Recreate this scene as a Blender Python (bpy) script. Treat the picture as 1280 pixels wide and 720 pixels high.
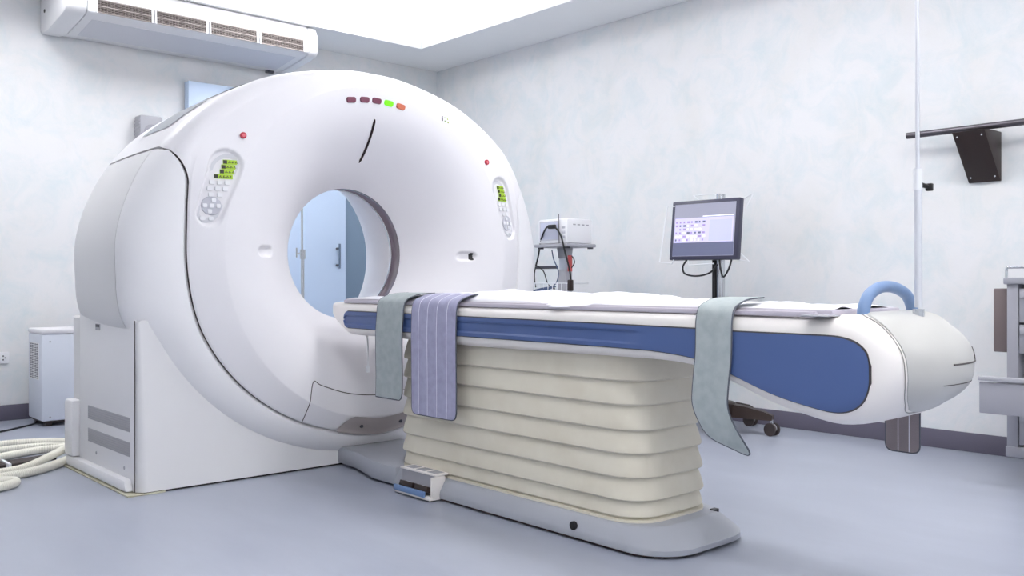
import bpy, bmesh, math, random
from mathutils import Vector, Matrix
random.seed(4)
PI = math.pi
for o in list(bpy.data.objects): bpy.data.objects.remove(o)
scene = bpy.context.scene
COL = scene.collection

# ------------------------------------------------------------------ camera
YAW = math.atan2(1025, 1136)
CAMH = 0.93
cd = bpy.data.cameras.new('camera'); cam = bpy.data.objects.new('camera', cd); COL.objects.link(cam)
cd.sensor_width = 36.0; cd.lens = 36.0 * 1136 / 1280; cd.shift_y = -6 / 1280; cd.clip_start = 0.02
cam.location = (0, 0, CAMH); cam.rotation_euler = (PI / 2, 0, -YAW)
scene.camera = cam
# ------------------------------------------------------------------ world, exposure
w = bpy.data.worlds.new('world'); scene.world = w; w.use_nodes = True
w.node_tree.nodes['Background'].inputs[0].default_value = (0.8, 0.88, 1, 1)
w.node_tree.nodes['Background'].inputs[1].default_value = 0.3
vs = scene.view_settings
vs.view_transform = 'Standard'; vs.look = 'None'; vs.gamma = 1; vs.use_curve_mapping = False
vs.exposure = -0.18
COVE_STRENGTH = 26.0
PANEL_STRENGTH = 15.5

# ------------------------------------------------------------------ materials
MATS = {}
def srgb(r, g, b):
    f = lambda c: (c / 255 / 12.92) if c / 255 <= 0.04045 else ((c / 255 + 0.055) / 1.055) ** 2.4
    return (f(r), f(g), f(b), 1)
def mat(name, rgb, rough=0.45, metal=0.0, spec=0.5, var=None, vscale=6.0, bump=0.0, bscale=200.0, emit=0.0, alpha=1.0, stretch=None, coat=0.0):
    if name in MATS: return MATS[name]
    m = bpy.data.materials.new(name); m.use_nodes = True
    nt = m.node_tree; p = nt.nodes['Principled BSDF']
    c = srgb(*rgb)
    p.inputs['Base Color'].default_value = c
    p.inputs['Roughness'].default_value = rough
    p.inputs['Metallic'].default_value = metal
    p.inputs['Specular IOR Level'].default_value = spec
    p.inputs['Coat Weight'].default_value = coat
    if var or bump:
        tc = nt.nodes.new('ShaderNodeTexCoord'); mp = nt.nodes.new('ShaderNodeMapping')
        nt.links.new(tc.outputs['Object'], mp.inputs[0])
        if stretch: mp.inputs['Scale'].default_value = stretch
    if var:
        n = nt.nodes.new('ShaderNodeTexNoise'); n.inputs['Scale'].default_value = vscale; n.inputs['Detail'].default_value = 5
        nt.links.new(mp.outputs[0], n.inputs['Vector'])
        r = nt.nodes.new('ShaderNodeValToRGB')
        r.color_ramp.elements[0].position = 0.38; r.color_ramp.elements[0].color = c
        r.color_ramp.elements[1].position = 0.68; r.color_ramp.elements[1].color = srgb(*var)
        nt.links.new(n.outputs['Fac'], r.inputs[0]); nt.links.new(r.outputs[0], p.inputs['Base Color'])
    if bump:
        n2 = nt.nodes.new('ShaderNodeTexNoise'); n2.inputs['Scale'].default_value = bscale; n2.inputs['Detail'].default_value = 3
        nt.links.new(mp.outputs[0], n2.inputs['Vector'])
        b = nt.nodes.new('ShaderNodeBump'); b.inputs['Strength'].default_value = bump; b.inputs['Distance'].default_value = 0.002
        nt.links.new(n2.outputs['Fac'], b.inputs['Height']); nt.links.new(b.outputs[0], p.inputs['Normal'])
    if emit:
        p.inputs['Emission Color'].default_value = c; p.inputs['Emission Strength'].default_value = emit
    if alpha < 1: p.inputs['Alpha'].default_value = alpha
    MATS[name] = m
    return m

def wall_material():
    m = bpy.data.materials.new('vinyl_wallpaper'); m.use_nodes = True
    nt = m.node_tree; p = nt.nodes['Principled BSDF']; p.inputs['Roughness'].default_value = 0.6
    p.inputs['Specular IOR Level'].default_value = 0.3
    tc = nt.nodes.new('ShaderNodeTexCoord')
    n1 = nt.nodes.new('ShaderNodeTexNoise'); n1.inputs['Scale'].default_value = 4.5; n1.inputs['Detail'].default_value = 9; n1.inputs['Roughness'].default_value = 0.68; n1.inputs['Distortion'].default_value = 0.6
    n2 = nt.nodes.new('ShaderNodeTexNoise'); n2.inputs['Scale'].default_value = 1.9; n2.inputs['Detail'].default_value = 6; n2.inputs['Roughness'].default_value = 0.6
    nt.links.new(tc.outputs['Object'], n1.inputs['Vector']); nt.links.new(tc.outputs['Object'], n2.inputs['Vector'])
    r1 = nt.nodes.new('ShaderNodeValToRGB')
    e = r1.color_ramp.elements
    e[0].position = 0.45; e[0].color = srgb(232, 232, 234); e[1].position = 0.74; e[1].color = srgb(216, 225, 229)
    r2 = nt.nodes.new('ShaderNodeValToRGB')
    e = r2.color_ramp.elements
    e[0].position = 0.45; e[0].color = (1, 1, 1, 1); e[1].position = 0.75; e[1].color = srgb(250, 249, 246)
    mx = nt.nodes.new('ShaderNodeMixRGB'); mx.blend_type = 'MULTIPLY'; mx.inputs[0].default_value = 1
    nt.links.new(n1.outputs['Fac'], r1.inputs[0]); nt.links.new(n2.outputs['Fac'], r2.inputs[0])
    nt.links.new(r1.outputs[0], mx.inputs[1]); nt.links.new(r2.outputs[0], mx.inputs[2])
    nt.links.new(mx.outputs[0], p.inputs['Base Color'])
    n3 = nt.nodes.new('ShaderNodeTexNoise'); n3.inputs['Scale'].default_value = 90; n3.inputs['Detail'].default_value = 3
    nt.links.new(tc.outputs['Object'], n3.inputs['Vector'])
    b = nt.nodes.new('ShaderNodeBump'); b.inputs['Strength'].default_value = 0.12; b.inputs['Distance'].default_value = 0.004
    nt.links.new(n3.outputs['Fac'], b.inputs['Height']); nt.links.new(b.outputs[0], p.inputs['Normal'])
    MATS['wall'] = m
    return m
def floor_material():
    m = bpy.data.materials.new('sheet_vinyl'); m.use_nodes = True
    nt = m.node_tree; p = nt.nodes['Principled BSDF']; p.inputs['Specular IOR Level'].default_value = 0.5
    tc = nt.nodes.new('ShaderNodeTexCoord'); mp = nt.nodes.new('ShaderNodeMapping'); mp.inputs['Scale'].default_value = (2.6, 0.7, 1)
    mp.inputs['Rotation'].default_value = (0, 0, 0.6)
    nt.links.new(tc.outputs['Object'], mp.inputs[0])
    n = nt.nodes.new('ShaderNodeTexNoise'); n.inputs['Scale'].default_value = 2.2; n.inputs['Detail'].default_value = 7; n.inputs['Roughness'].default_value = 0.6
    nt.links.new(mp.outputs[0], n.inputs['Vector'])
    r = nt.nodes.new('ShaderNodeValToRGB'); e = r.color_ramp.elements
    e[0].position = 0.35; e[0].color = srgb(158, 163, 178); e[1].position = 0.7; e[1].color = srgb(169, 174, 188)
    nt.links.new(n.outputs['Fac'], r.inputs[0]); nt.links.new(r.outputs[0], p.inputs['Base Color'])
    rr = nt.nodes.new('ShaderNodeMapRange'); rr.inputs['To Min'].default_value = 0.22; rr.inputs['To Max'].default_value = 0.42
    nt.links.new(n.outputs['Fac'], rr.inputs['Value']); nt.links.new(rr.outputs[0], p.inputs['Roughness'])
    MATS['floor'] = m
    return m
WALL = wall_material(); FLOOR = floor_material()
M_ceil = mat('ceiling_paint', (248, 249, 250), 0.7)
M_base = mat('rubber_skirting', (100, 96, 112), 0.45)
M_white = mat('gantry_white', (234, 232, 236), 0.32, spec=0.4)
M_white2 = mat('gantry_shell_white', (236, 235, 238), 0.36, spec=0.4)
M_grayw = mat('gantry_grey_white', (226, 225, 227), 0.4, spec=0.4)
M_vent = mat('vent_grey', (176, 175, 180), 0.6)
M_seam = mat('seam_dark', (78, 72, 72), 0.6)
M_gap_shade = mat('gap_shade', (40, 36, 36), 0.8)
M_cap = mat('taupe_cap', (178, 169, 168), 0.45)
M_black = mat('black_plastic', (22, 20, 22), 0.4)
M_slit = mat('dark_laser_window', (34, 14, 16), 0.15)
M_liner = mat('smoked_bore_window', (112, 96, 108), 0.12, spec=0.8)
M_cream = mat('cream_table', (244, 239, 235), 0.35, spec=0.4)
M_cream2 = mat('shaded_grey_housing', (190, 189, 186), 0.35, spec=0.4)  # greyish housing plastic, darkened further because its end faces away from the light
M_blue = mat('blue_inset', (76, 97, 145), 0.38, spec=0.4)
M_bell = mat('bellows_cream', (219, 213, 197), 0.55, var=(213, 206, 189), vscale=8, bump=0.05, bscale=60)
M_plinth = mat('plinth_grey', (165, 168, 177), 0.4)
M_rail = mat('rail_lavender', (190, 184, 196), 0.4)
M_sheet = mat('white_linen', (233, 232, 238), 0.85, bump=0.15, bscale=260)
M_strapg = mat('strap_grey_weave', (172, 180, 181), 0.9, var=(160, 169, 171), vscale=30, bump=0.4, bscale=400)
M_strapl = mat('strap_lavender_weave', (168, 168, 194), 0.9, var=(158, 157, 184), vscale=30, bump=0.4, bscale=400)
M_strapb = mat('strap_brown_weave', (146, 136, 140), 0.9, bump=0.4, bscale=400)
M_pipe = mat('strap_binding', (84, 88, 98), 0.8)
M_stitch = mat('white_stitching', (225, 225, 235), 0.8)
M_chrome = mat('brushed_steel', (205, 208, 212), 0.25, metal=1.0)
M_steelw = mat('bright_tube', (226, 228, 234), 0.3, metal=0.6)
M_hose = mat('cream_corrugated_hose', (238, 235, 222), 0.5)
M_cable = mat('black_cable', (25, 25, 30), 0.5)
M_ac = mat('ac_white', (232, 232, 235), 0.45)
M_acg = mat('ac_underside', (214, 215, 222), 0.55)
M_grille = mat('ac_grille_back', (70, 58, 56), 0.7)
M_slat = mat('ac_slat', (150, 141, 138), 0.5)
M_door = mat('pale_blue_laminate', (200, 219, 245), 0.35)
M_doord = mat('slate_blue_panel', (120, 141, 163), 0.4)
M_grey = mat('mid_grey_plastic', (168, 168, 176), 0.5)
M_dgrey = mat('dark_grey_metal', (74, 74, 84), 0.45)
M_cart = mat('cart_grey', (156, 156, 165), 0.4)
M_brown = mat('dark_brown_metal', (42, 28, 24), 0.4)
M_bronze = mat('bronze_rail', (96, 92, 98), 0.3, metal=0.7)
M_lcdb = mat('lcd_bezel', (62, 62, 82), 0.35)
M_green = mat('display_green', (158, 190, 44), 0.5, emit=0.25)
M_led_g = mat('led_green', (110, 235, 20), 0.3, emit=0.6)
M_led_p = mat('led_maroon', (120, 66, 86), 0.3)
M_led_o = mat('led_orange', (205, 112, 84), 0.3)
M_red = mat('button_red', (190, 40, 66), 0.35)
M_key = mat('key_white', (238, 238, 242), 0.4)
M_keyp = mat('keypad_plate', (214, 214, 220), 0.45)
M_keyd = mat('keypad_disc', (196, 196, 206), 0.45)
M_pink = mat('red_cylinder', (196, 84, 84), 0.4)
M_caulk = mat('old_caulk', (205, 203, 186), 0.7, var=(170, 165, 140), vscale=18)
M_diff = mat('added_lamp_diffuser', (255, 255, 255), 0.5, emit=PANEL_STRENGTH)
M_cove = mat('cove_tube', (255, 252, 250), 0.5, emit=COVE_STRENGTH)
M_tire = mat('wheel_rubber', (60, 52, 52), 0.6)
M_wire = mat('white_wire', (236, 238, 242), 0.4)

# ------------------------------------------------------------------ mesh helpers
def ploc(p):
    return p.location if (p is not None and p.type == 'EMPTY') else Vector((0, 0, 0))
def link(name, me, m, parent=None):
    o = bpy.data.objects.new(name, me); COL.objects.link(o)
    if m is not None: me.materials.append(m)
    if parent is not None:
        o.parent = parent
        if parent.type == 'EMPTY': o.matrix_parent_inverse = Matrix.Translation(-parent.location)
    return o
def finish(me, ang=35):
    if ang:
        me.polygons.foreach_set('use_smooth', [True] * len(me.polygons))
        me.set_sharp_from_angle(angle=math.radians(ang))
    me.update()
def mesh(name, V, F, m, parent=None, ang=35, recalc=True, mtx=None):
    me = bpy.data.meshes.new(name)
    me.from_pydata([tuple(v) for v in V], [], F)
    if recalc:
        bm = bmesh.new(); bm.from_mesh(me)
        bmesh.ops.remove_doubles(bm, verts=bm.verts, dist=1e-6)
        bmesh.ops.recalc_face_normals(bm, faces=bm.faces); bm.to_mesh(me); bm.free()
    if mtx is not None: me.transform(mtx)
    finish(me, ang)
    return link(name, me, m, parent)
def box(name, lo, hi, m, parent=None, bev=0.0, seg=2, mtx=None):
    bm = bmesh.new()
    bmesh.ops.create_cube(bm, size=1)
    for v in bm.verts:
        v.co = Vector(((lo[i] + hi[i]) / 2 + v.co[i] * (hi[i] - lo[i]) for i in range(3)))
    if bev: bmesh.ops.bevel(bm, geom=list(bm.edges), offset=bev, segments=seg, profile=0.5, affect='EDGES')
    if mtx is not None: bm.transform(mtx)
    me = bpy.data.meshes.new(name); bm.to_mesh(me); bm.free(); finish(me, 40)
    return link(name, me, m, parent)
def tube_data(path, rad, seg=10, closed=False):
    P = [Vector(p) for p in path]; n = len(P)
    R = rad if callable(rad) else (lambda i: rad)
    V = []; F = []
    up = Vector((0, 0, 1)); prev = None
    for i in range(n):
        if closed: t = P[(i + 1) % n] - P[i - 1]
        else: t = P[min(i + 1, n - 1)] - P[max(i - 1, 0)]
        if t.length < 1e-9: t = Vector((0, 0, 1))
        t.normalize()
        if prev is None:
            a = up if abs(t.z) < 0.9 else Vector((1, 0, 0))
            u = t.cross(a).normalized()
        else:
            u = (prev - t * prev.dot(t))
            u = u.normalized() if u.length > 1e-6 else t.cross(up).normalized()
        prev = u; v = t.cross(u)
        for k in range(seg):
            a = 2 * PI * k / seg
            V.append(P[i] + (u * math.cos(a) + v * math.sin(a)) * R(i))
    m_ = n if closed else n - 1
    for i in range(m_):
        for k in range(seg):
            a = i * seg + k; b = i * seg + (k + 1) % seg
            c = ((i + 1) % n) * seg + (k + 1) % seg; d = ((i + 1) % n) * seg + k
            F.append((a, b, c, d))
    if not closed:
        F.append(tuple(range(seg))[::-1]); F.append(tuple((n - 1) * seg + k for k in range(seg)))
    return V, F
def tube(name, path, rad, m, parent=None, seg=10, closed=False, mtx=None):
    V, F = tube_data(path, rad, seg, closed)
    return mesh(name, V, F, m, parent, 50, mtx=mtx)
def spline(pts, n=8, closed=False):
    P = [Vector(p) for p in pts]; out = []; N = len(P)
    for i in range(N if closed else N - 1):
        g = (lambda k: P[k % N]) if closed else (lambda k: P[max(0, min(N - 1, k))])
        p0, p1, p2, p3 = g(i - 1), g(i), g(i + 1), g(i + 2)
        for j in range(n):
            t = j / n
            out.append(0.5 * ((2 * p1) + (p2 - p0) * t + (2 * p0 - 5 * p1 + 4 * p2 - p3) * t * t + (3 * p1 - p0 - 3 * p2 + p3) * t ** 3))
    if not closed: out.append(P[-1])
    return out
def cyl(name, c, r, h, m, parent=None, axis='z', seg=24, r2=None, mtx=None):
    r2 = r if r2 is None else r2; V = []; F = []
    for k, (rr, z) in enumerate(((r, 0), (r2, h))):
        for i in range(seg):
            a = 2 * PI * i / seg; q = (rr * math.cos(a), rr * math.sin(a), z)
            if axis == 'x': q = (q[2], q[0], q[1])
            if axis == 'y': q = (q[0], q[2], q[1])
            V.append(Vector(c) + Vector(q))
    for i in range(seg): F.append((i, (i + 1) % seg, seg + (i + 1) % seg, seg + i))
    F.append(tuple(range(seg))); F.append(tuple(range(seg, 2 * seg)))
    return mesh(name, V, F, m, parent, 40, mtx=mtx)
def prism(name, poly, ax, a, b, m, parent=None, bev=0.0, mtx=None):
    """poly in the two other axes (order kept), extruded along axis ax from a to b"""
    idx = [i for i in range(3) if i != ax]
    bm = bmesh.new(); vs_ = []
    for t in (a, b):
        row = []
        for p in poly:
            c = [0, 0, 0]; c[ax] = t; c[idx[0]] = p[0]; c[idx[1]] = p[1]
            row.append(bm.verts.new(c))
        vs_.append(row)
    n = len(poly)
    for i in range(n): bm.faces.new((vs_[0][i], vs_[0][(i + 1) % n], vs_[1][(i + 1) % n], vs_[1][i]))
    bm.faces.new(vs_[0][::-1]); bm.faces.new(vs_[1])
    bmesh.ops.recalc_face_normals(bm, faces=bm.faces)
    if bev:
        es = [e for e in bm.edges if len(e.link_faces) == 2 and e.calc_face_angle(0) > 0.6]
        bmesh.ops.bevel(bm, geom=es, offset=bev, segments=2, profile=0.5, affect='EDGES')
    if mtx is not None: bm.transform(mtx)
    me = bpy.data.meshes.new(name); bm.to_mesh(me); bm.free(); finish(me, 35)
    return link(name, me, m, parent)
def rrect(x0, x1, y0, y1, r, n=6):
    out = []
    for cx, cy, a0 in ((x1 - r, y1 - r, 0), (x0 + r, y1 - r, 90), (x0 + r, y0 + r, 180), (x1 - r, y0 + r, 270)):
        for k in range(n + 1):
            a = math.radians(a0 + 90 * k / n); out.append((cx + r * math.cos(a), cy + r * math.sin(a)))
    return out
def loft(name, secs, m, parent=None, ang=35, caps=True, closed=True):
    n = len(secs[0]); V = [p for s in secs for p in s]; F = []
    for i in range(len(secs) - 1):
        for k in range(n if closed else n - 1):
            a = i * n + k; b = i * n + (k + 1) % n
            F.append((a, b, b + n, a + n))
    if caps:
        F.append(tuple(range(n))[::-1]); F.append(tuple((len(secs) - 1) * n + k for k in range(n)))
    return mesh(name, V, F, m, parent, ang)
def thing(name, loc, label, cat, group=None):
    o = bpy.data.objects.new(name, None); COL.objects.link(o); o.location = loc
    o.empty_display_size = 0.1
    return tag(o, label, cat, group)
def tag(o, label, cat, group=None):
    o['label'] = label; o['category'] = cat
    if group: o['group'] = group
    return o
def struct(o, label=None, cat=None):
    o['kind'] = 'structure'
    if label: o['label'] = label
    if cat: o['category'] = cat
    return o
def interp(tab, x):
    if x <= tab[0][0]: return tab[0][1]
    if x >= tab[-1][0]: return tab[-1][1]
    n = len(tab)
    for i in range(n - 1):
        x0, y0 = tab[i]; x1, y1 = tab[i + 1]
        if x0 <= x <= x1:
            def slope(k):
                if k == 0 or k == n - 1:
                    return 0.0 if k in (0, n - 1) and False else ((tab[1][1] - tab[0][1]) / (tab[1][0] - tab[0][0]) if k == 0 else (tab[-1][1] - tab[-2][1]) / (tab[-1][0] - tab[-2][0]))
                return (tab[k + 1][1] - tab[k - 1][1]) / (tab[k + 1][0] - tab[k - 1][0])
            h = x1 - x0; t = (x - x0) / h; a = slope(i) * h; b = slope(i + 1) * h
            return (2 * t ** 3 - 3 * t ** 2 + 1) * y0 + (t ** 3 - 2 * t ** 2 + t) * a + (-2 * t ** 3 + 3 * t ** 2) * y1 + (t ** 3 - t ** 2) * b
def sstep(a, b, x):
    t = max(0, min(1, (x - a) / (b - a))); return t * t * (3 - 2 * t)

# ================================================================== ROOM
XW, YW, XL, YF = 5.24, 6.87, -2.2, -2.6
ZC, ZR = 2.933, 3.27
T = 0.12
struct(box('floor', (XL - T, YF - T, -0.1), (XW + T, YW + T, 0), FLOOR), 'pale blue grey sheet vinyl floor of the scanner room', 'floor')
struct(box('wall_back', (XL - T, YW, 0), (XW + T, YW + T, ZR), WALL), 'pale mottled back wall behind the scanner', 'wall')
struct(box('wall_right', (XW, YF - T, 0), (XW + T, YW, ZR), WALL), 'pale mottled wall beside the patient table', 'wall')
struct(box('wall_left', (XL - T, YF - T, 0), (XL, YW, ZR), WALL), 'pale wall left of the camera', 'wall')
struct(box('wall_front', (XL, YF - T, 0), (XW, YF, ZR), WALL), 'pale wall behind the camera', 'wall')
struct(box('ceiling', (XL - T, YF - T, ZR), (XW + T, YW + T, ZR + 0.1), M_ceil), 'white recessed ceiling panel lit by a hidden cove', 'ceiling')
SX, SY = 4.63, 6.29      # inner soffit edge
SXL, SYF = XL + 0.6, YF + 0.6
struct(box('trim_1', (XL, SY, ZC), (XW, YW, ZC + 0.09), M_ceil), 'white dropped soffit along the back wall', 'soffit')
struct(box('trim_2', (SX, SYF, ZC), (XW, SY, ZC + 0.09), M_ceil), 'white dropped soffit along the right wall', 'soffit')
struct(box('trim_3', (XL, YF, ZC), (XW, SYF, ZC + 0.09), M_ceil), 'white dropped soffit behind the camera', 'soffit')
struct(box('trim_4', (XL, SYF, ZC), (SXL, SY, ZC + 0.09), M_ceil), 'white dropped soffit along the left wall', 'soffit')
struct(box('baseboard_back', (XL, YW - 0.012, 0), (XW - 0.012, YW, 0.105), M_base, bev=0.003), 'dark grey purple skirting on the back wall', 'baseboard')
struct(box('baseboard_right', (XW - 0.012, YF, 0), (XW, YW, 0.105), M_base, bev=0.003), 'dark grey purple skirting on the right wall', 'baseboard')
# cove tubes lying on the soffit ledge
for nm, lo, hi in (('back', (SXL, SY + 0.16, ZC + 0.09), (SX + 0.2, SY + 0.21, ZC + 0.13)), ('right', (SX + 0.16, SYF, ZC + 0.09), (SX + 0.21, SY + 0.1, ZC + 0.13)),
                   ('left', (SXL - 0.21, SYF, ZC + 0.09), (SXL - 0.16, SY, ZC + 0.13)), ('front', (SXL, SYF - 0.21, ZC + 0.09), (SX, SYF - 0.16, ZC + 0.13))):
    t = thing('cove_light', ((lo[0] + hi[0]) / 2, (lo[1] + hi[1]) / 2, lo[2]), 'slim white cove light lying on the soffit ledge, %s side of the room' % nm, 'light', 'cove lights')
    box('housing', lo, (hi[0], hi[1], lo[2] + 0.012), M_ceil, t)
    box('tube', (lo[0] + 0.008, lo[1] + 0.008, lo[2] + 0.012), (hi[0] - 0.008, hi[1] - 0.008, hi[2]), M_cove, t, bev=0.006)
# ceiling luminaires added out of view, placed to brighten the room
for i, (x, y) in enumerate(((-0.9, -1.3), (1.2, -1.3), (3.3, -1.3), (1.2, 1.0), (3.3, 1.0), (3.4, 3.0), (1.2, 5.5), (3.3, 5.5))):
    t = thing('added_ceiling_light', (x, y, ZR - 0.04), 'flat white square ceiling light panel added out of view to brighten the room, ' + ('front left corner', 'front centre', 'front right corner', 'left of the drip pole', 'right above the table foot', 'right of the table', 'behind the scanner shoulder', 'behind the scanner crown')[i], 'light', 'added ceiling light panels')
    s = 0.45
    for (a, b) in (((-s, -s), (s, -s + 0.03)), ((-s, s - 0.03), (s, s)), ((-s, -s + 0.03), (-s + 0.03, s - 0.03)), ((s - 0.03, -s + 0.03), (s, s - 0.03))):
        box('frame', (x + a[0], y + a[1], ZR - 0.04), (x + b[0], y + b[1], ZR), M_white, t)
    box('diffuser', (x - s + 0.03, y - s + 0.03, ZR - 0.03), (x + s - 0.03, y + s - 0.03, ZR - 0.012), M_diff, t)

# blue sliding door on the back wall, slate panel beside it
d = bpy.data.objects.new('door_1', None); COL.objects.link(d); d.location = (3.5, YW - 0.06, 0); struct(d, 'pale blue sliding door on the back wall behind the scanner', 'door')
box('door_leaf', (2.80, YW - 0.10, 0.02), (4.18, YW - 0.02, 2.47), M_door, d, bev=0.004)
hd = tube('door_handle', [(4.09, YW - 0.15, z) for z in (1.055, 1.265)], 0.009, mat('handle_slate', (98, 116, 140), 0.4), d)
for z in (1.085, 1.225): cyl('handle_mount', (4.09, YW - 0.15, z), 0.009, 0.055, M_dgrey, hd, axis='y', seg=12)
d2 = bpy.data.objects.new('door_2', None); COL.objects.link(d2); d2.location = (4.4, YW - 0.02, 0); struct(d2, 'slate blue door panel beside the pale blue sliding door', 'door')
box('door_leaf', (4.20, YW - 0.03, 0.02), (4.66, YW - 0.002, 2.40), M_doord, d2, bev=0.004)

# ================================================================== GANTRY
CXG, CZG = 2.64, 1.09
YB = 4.93
g = thing('ct_scanner_gantry', (CXG, 4.5, 0), 'large white ring shaped CT scanner gantry with round bore and base', 'scanner')
RF = [(-90, .935), (-76, .93), (-57, .95), (-40, .977), (-29, .994), (-20, 1.003), (-8, 1.0), (5, 1.002), (13, 1.02), (19, 1.04), (25, 1.047), (32, 1.026), (40, .992), (48, .962), (60, .935), (74, .918), (90, .916)]
RO = [(-90, 1.046), (-62, 1.10), (-40, 1.165), (-22, 1.225), (-14, 1.262), (-5, 1.252), (3, 1.245), (15, 1.205), (25, 1.162), (33, 1.122), (40, 1.085), (53, 1.027), (70, .963), (90, .936)]
def phi_of(th):
    return math.degrees(math.asin(max(-1, min(1, math.sin(th)))))
def Rf(th): return interp(RF, phi_of(th))
def Ro(th): return interp(RO, phi_of(th))
R0, RB, YT, YE = 0.352, 0.845, 4.27, 3.93
def face_y(th, r):
    if r <= RB:
        q = 1 - (r - R0) / (RB - R0)
        return YE + (YT - YE) * (max(q, 0) ** 2.3)
    rf = Rf(th); q = (r - RB) / max(rf - RB, 1e-4)
    return YE + 0.05 * q ** 1.15
def P(th, r, y): return Vector((CXG + r * math.cos(th), y, CZG + r * math.sin(th)))
# recesses pressed into the front cover: keypads and laser slots
def pill_d(x, z, a, b, ra, rb):
    ax, az = a; bx, bz = b; dx, dz = bx - ax, bz - az; L2 = dx * dx + dz * dz
    t = max(0, min(1, ((x - ax) * dx + (z - az) * dz) / L2))
    return math.hypot(x - ax - t * dx, z - az - t * dz) - (ra + (rb - ra) * t)
KP = {-1: ((-0.832, 0.377), (-0.908, 0.155)), 1: ((0.832, 0.377), (0.908, 0.155))}
def recess(x, z):
    d = 0.0
    if abs(x) > 0.6 and z > 0:
        s = 1 if x > 0 else -1
        q = pill_d(x, z, *KP[s], 0.078, 0.062)
        d = max(d, 0.018 * (1 - sstep(-0.014, 0.0, q)))
    if abs(z) < 0.06:
        q = pill_d(abs(x), z, (0.585, -0.008), (0.640, -0.008), 0.028, 0.028)
        d = max(d, 0.022 * (1 - sstep(-0.012, 0.0, q)) * sstep(0.555, 0.60, abs(x)))
    return d
def face_pt(th, r, off=0.0):
    y = face_y(th, r)
    p = P(th, r, y)
    return Vector((p.x, y + recess(p.x - CXG, p.z - CZG) - off, p.z))
def face_xz(x, z, off=0.0):
    th = math.atan2(z, x); r = math.hypot(x, z)
    return Vector((CXG + x, face_y(th, r) - off, CZG + z))
# profile beyond the edge
def dep(th): return 0.17 - 0.09 * (sstep(20, 36, phi_of(th)) if math.sin(th) > 0 else 0)
YS0 = 3.985
def shell(th, s):
    """s in 0..1 shoulder, 1..2 flank, 2..2.6 back rounding"""
    rf, ro = Rf(th), Ro(th)
    if s <= 1:
        a = s * PI / 2
        y0 = YS0
        return P(th, rf + (ro - rf) * math.sin(a), y0 + dep(th) * (1 - math.cos(a)))
    if s <= 2:
        q = s - 1
        return P(th, ro - 0.02 * q * q, YS0 + dep(th) + (4.78 - YS0 - dep(th)) * q)
    a = (s - 2) * PI / 2
    return P(th, ro - 0.02 - 0.10 * (1 - math.cos(a)), 4.78 + (YB - 4.78) * math.sin(a))
NT = 720
def thetas():
    return [2 * PI * k / NT for k in range(NT)]
# --- front cover: bore lip to seam; over the crown it runs on to the back edge
SEAM_PHI = 23.0
def s_end(th):
    ph = phi_of(th); r = 7.0
    x = ph - (SEAM_PHI - r)
    if x <= 0: return 0.0
    if x >= r: return 3.0
    q = x / r
    return 0.85 * (1 - math.sqrt(max(0, 1 - q * q)))
rs = []
n1 = 100
for k in range(n1 + 1): rs.append(k / n1)
SMID = 0.85
def front_cover():
    V = []; F = []; rows = []
    nb = 44; ns = 20
    for th in thetas():
        rf = Rf(th); row = []
        for k in range(n1): row.append(face_pt(th, R0 + (RB - R0) * k / n1))
        for k in range(nb + 1):
            row.append(face_pt(th, RB + (rf - 0.006 - RB) * k / nb))
        se = min(s_end(th), SMID)
        if se <= 0:
            for k in range(1, ns + 1):
                q = k / ns
                row.append(P(th, rf - 0.006 * (1 - math.sin(min(1, q * 4) * PI / 2)) - 0.05 * max(0, q - 0.25), face_y(th, rf) + 0.006 * min(1, q * 4) + 0.035 * max(0, q - 0.25)))
        else:
            open_ = phi_of(th) < SEAM_PHI
            for k in range(1, ns + 1):
                p = shell(th, se * min(1, k / (ns - 5)))
                if k > ns - 5 and open_:
                    q = (k - ns + 5) / 5; c = Vector((CXG, p.y, CZG)); dr = (p - c).normalized()
                    p = p - dr * 0.02 * q + Vector((0, 0.012 * q, 0))
                row.append(p)
        rows.append(row)
    n = len(rows[0])
    for r in rows: V += r
    for i in range(NT):
        j = (i + 1) % NT
        for k in range(n - 1): F.append((i * n + k, j * n + k, j * n + k + 1, i * n + k + 1))
    # crown
    off = len(V); ths = [th for th in thetas() if SEAM_PHI <= phi_of(th) and math.sin(th) > 0]
    nc = 30; crow = []
    for i, th in enumerate(ths): crow.append([shell(th, SMID + (3.0 - SMID) * k / nc) for k in range(nc + 1)])
    def flange(r): return [p + (Vector((CXG, p.y, CZG)) - p).normalized() * 0.03 for p in r]
    crow = [flange(crow[0])] + crow + [flange(crow[-1])]
    for r in crow: V += r
    for i in range(len(crow) - 1):
        for k in range(nc): F.append((off + i * (nc + 1) + k, off + (i + 1) * (nc + 1) + k, off + (i + 1) * (nc + 1) + k + 1, off + i * (nc + 1) + k + 1))
    return mesh('front_cover', V, F, M_white, g, 50, recalc=True)
fc = front_cover()
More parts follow.
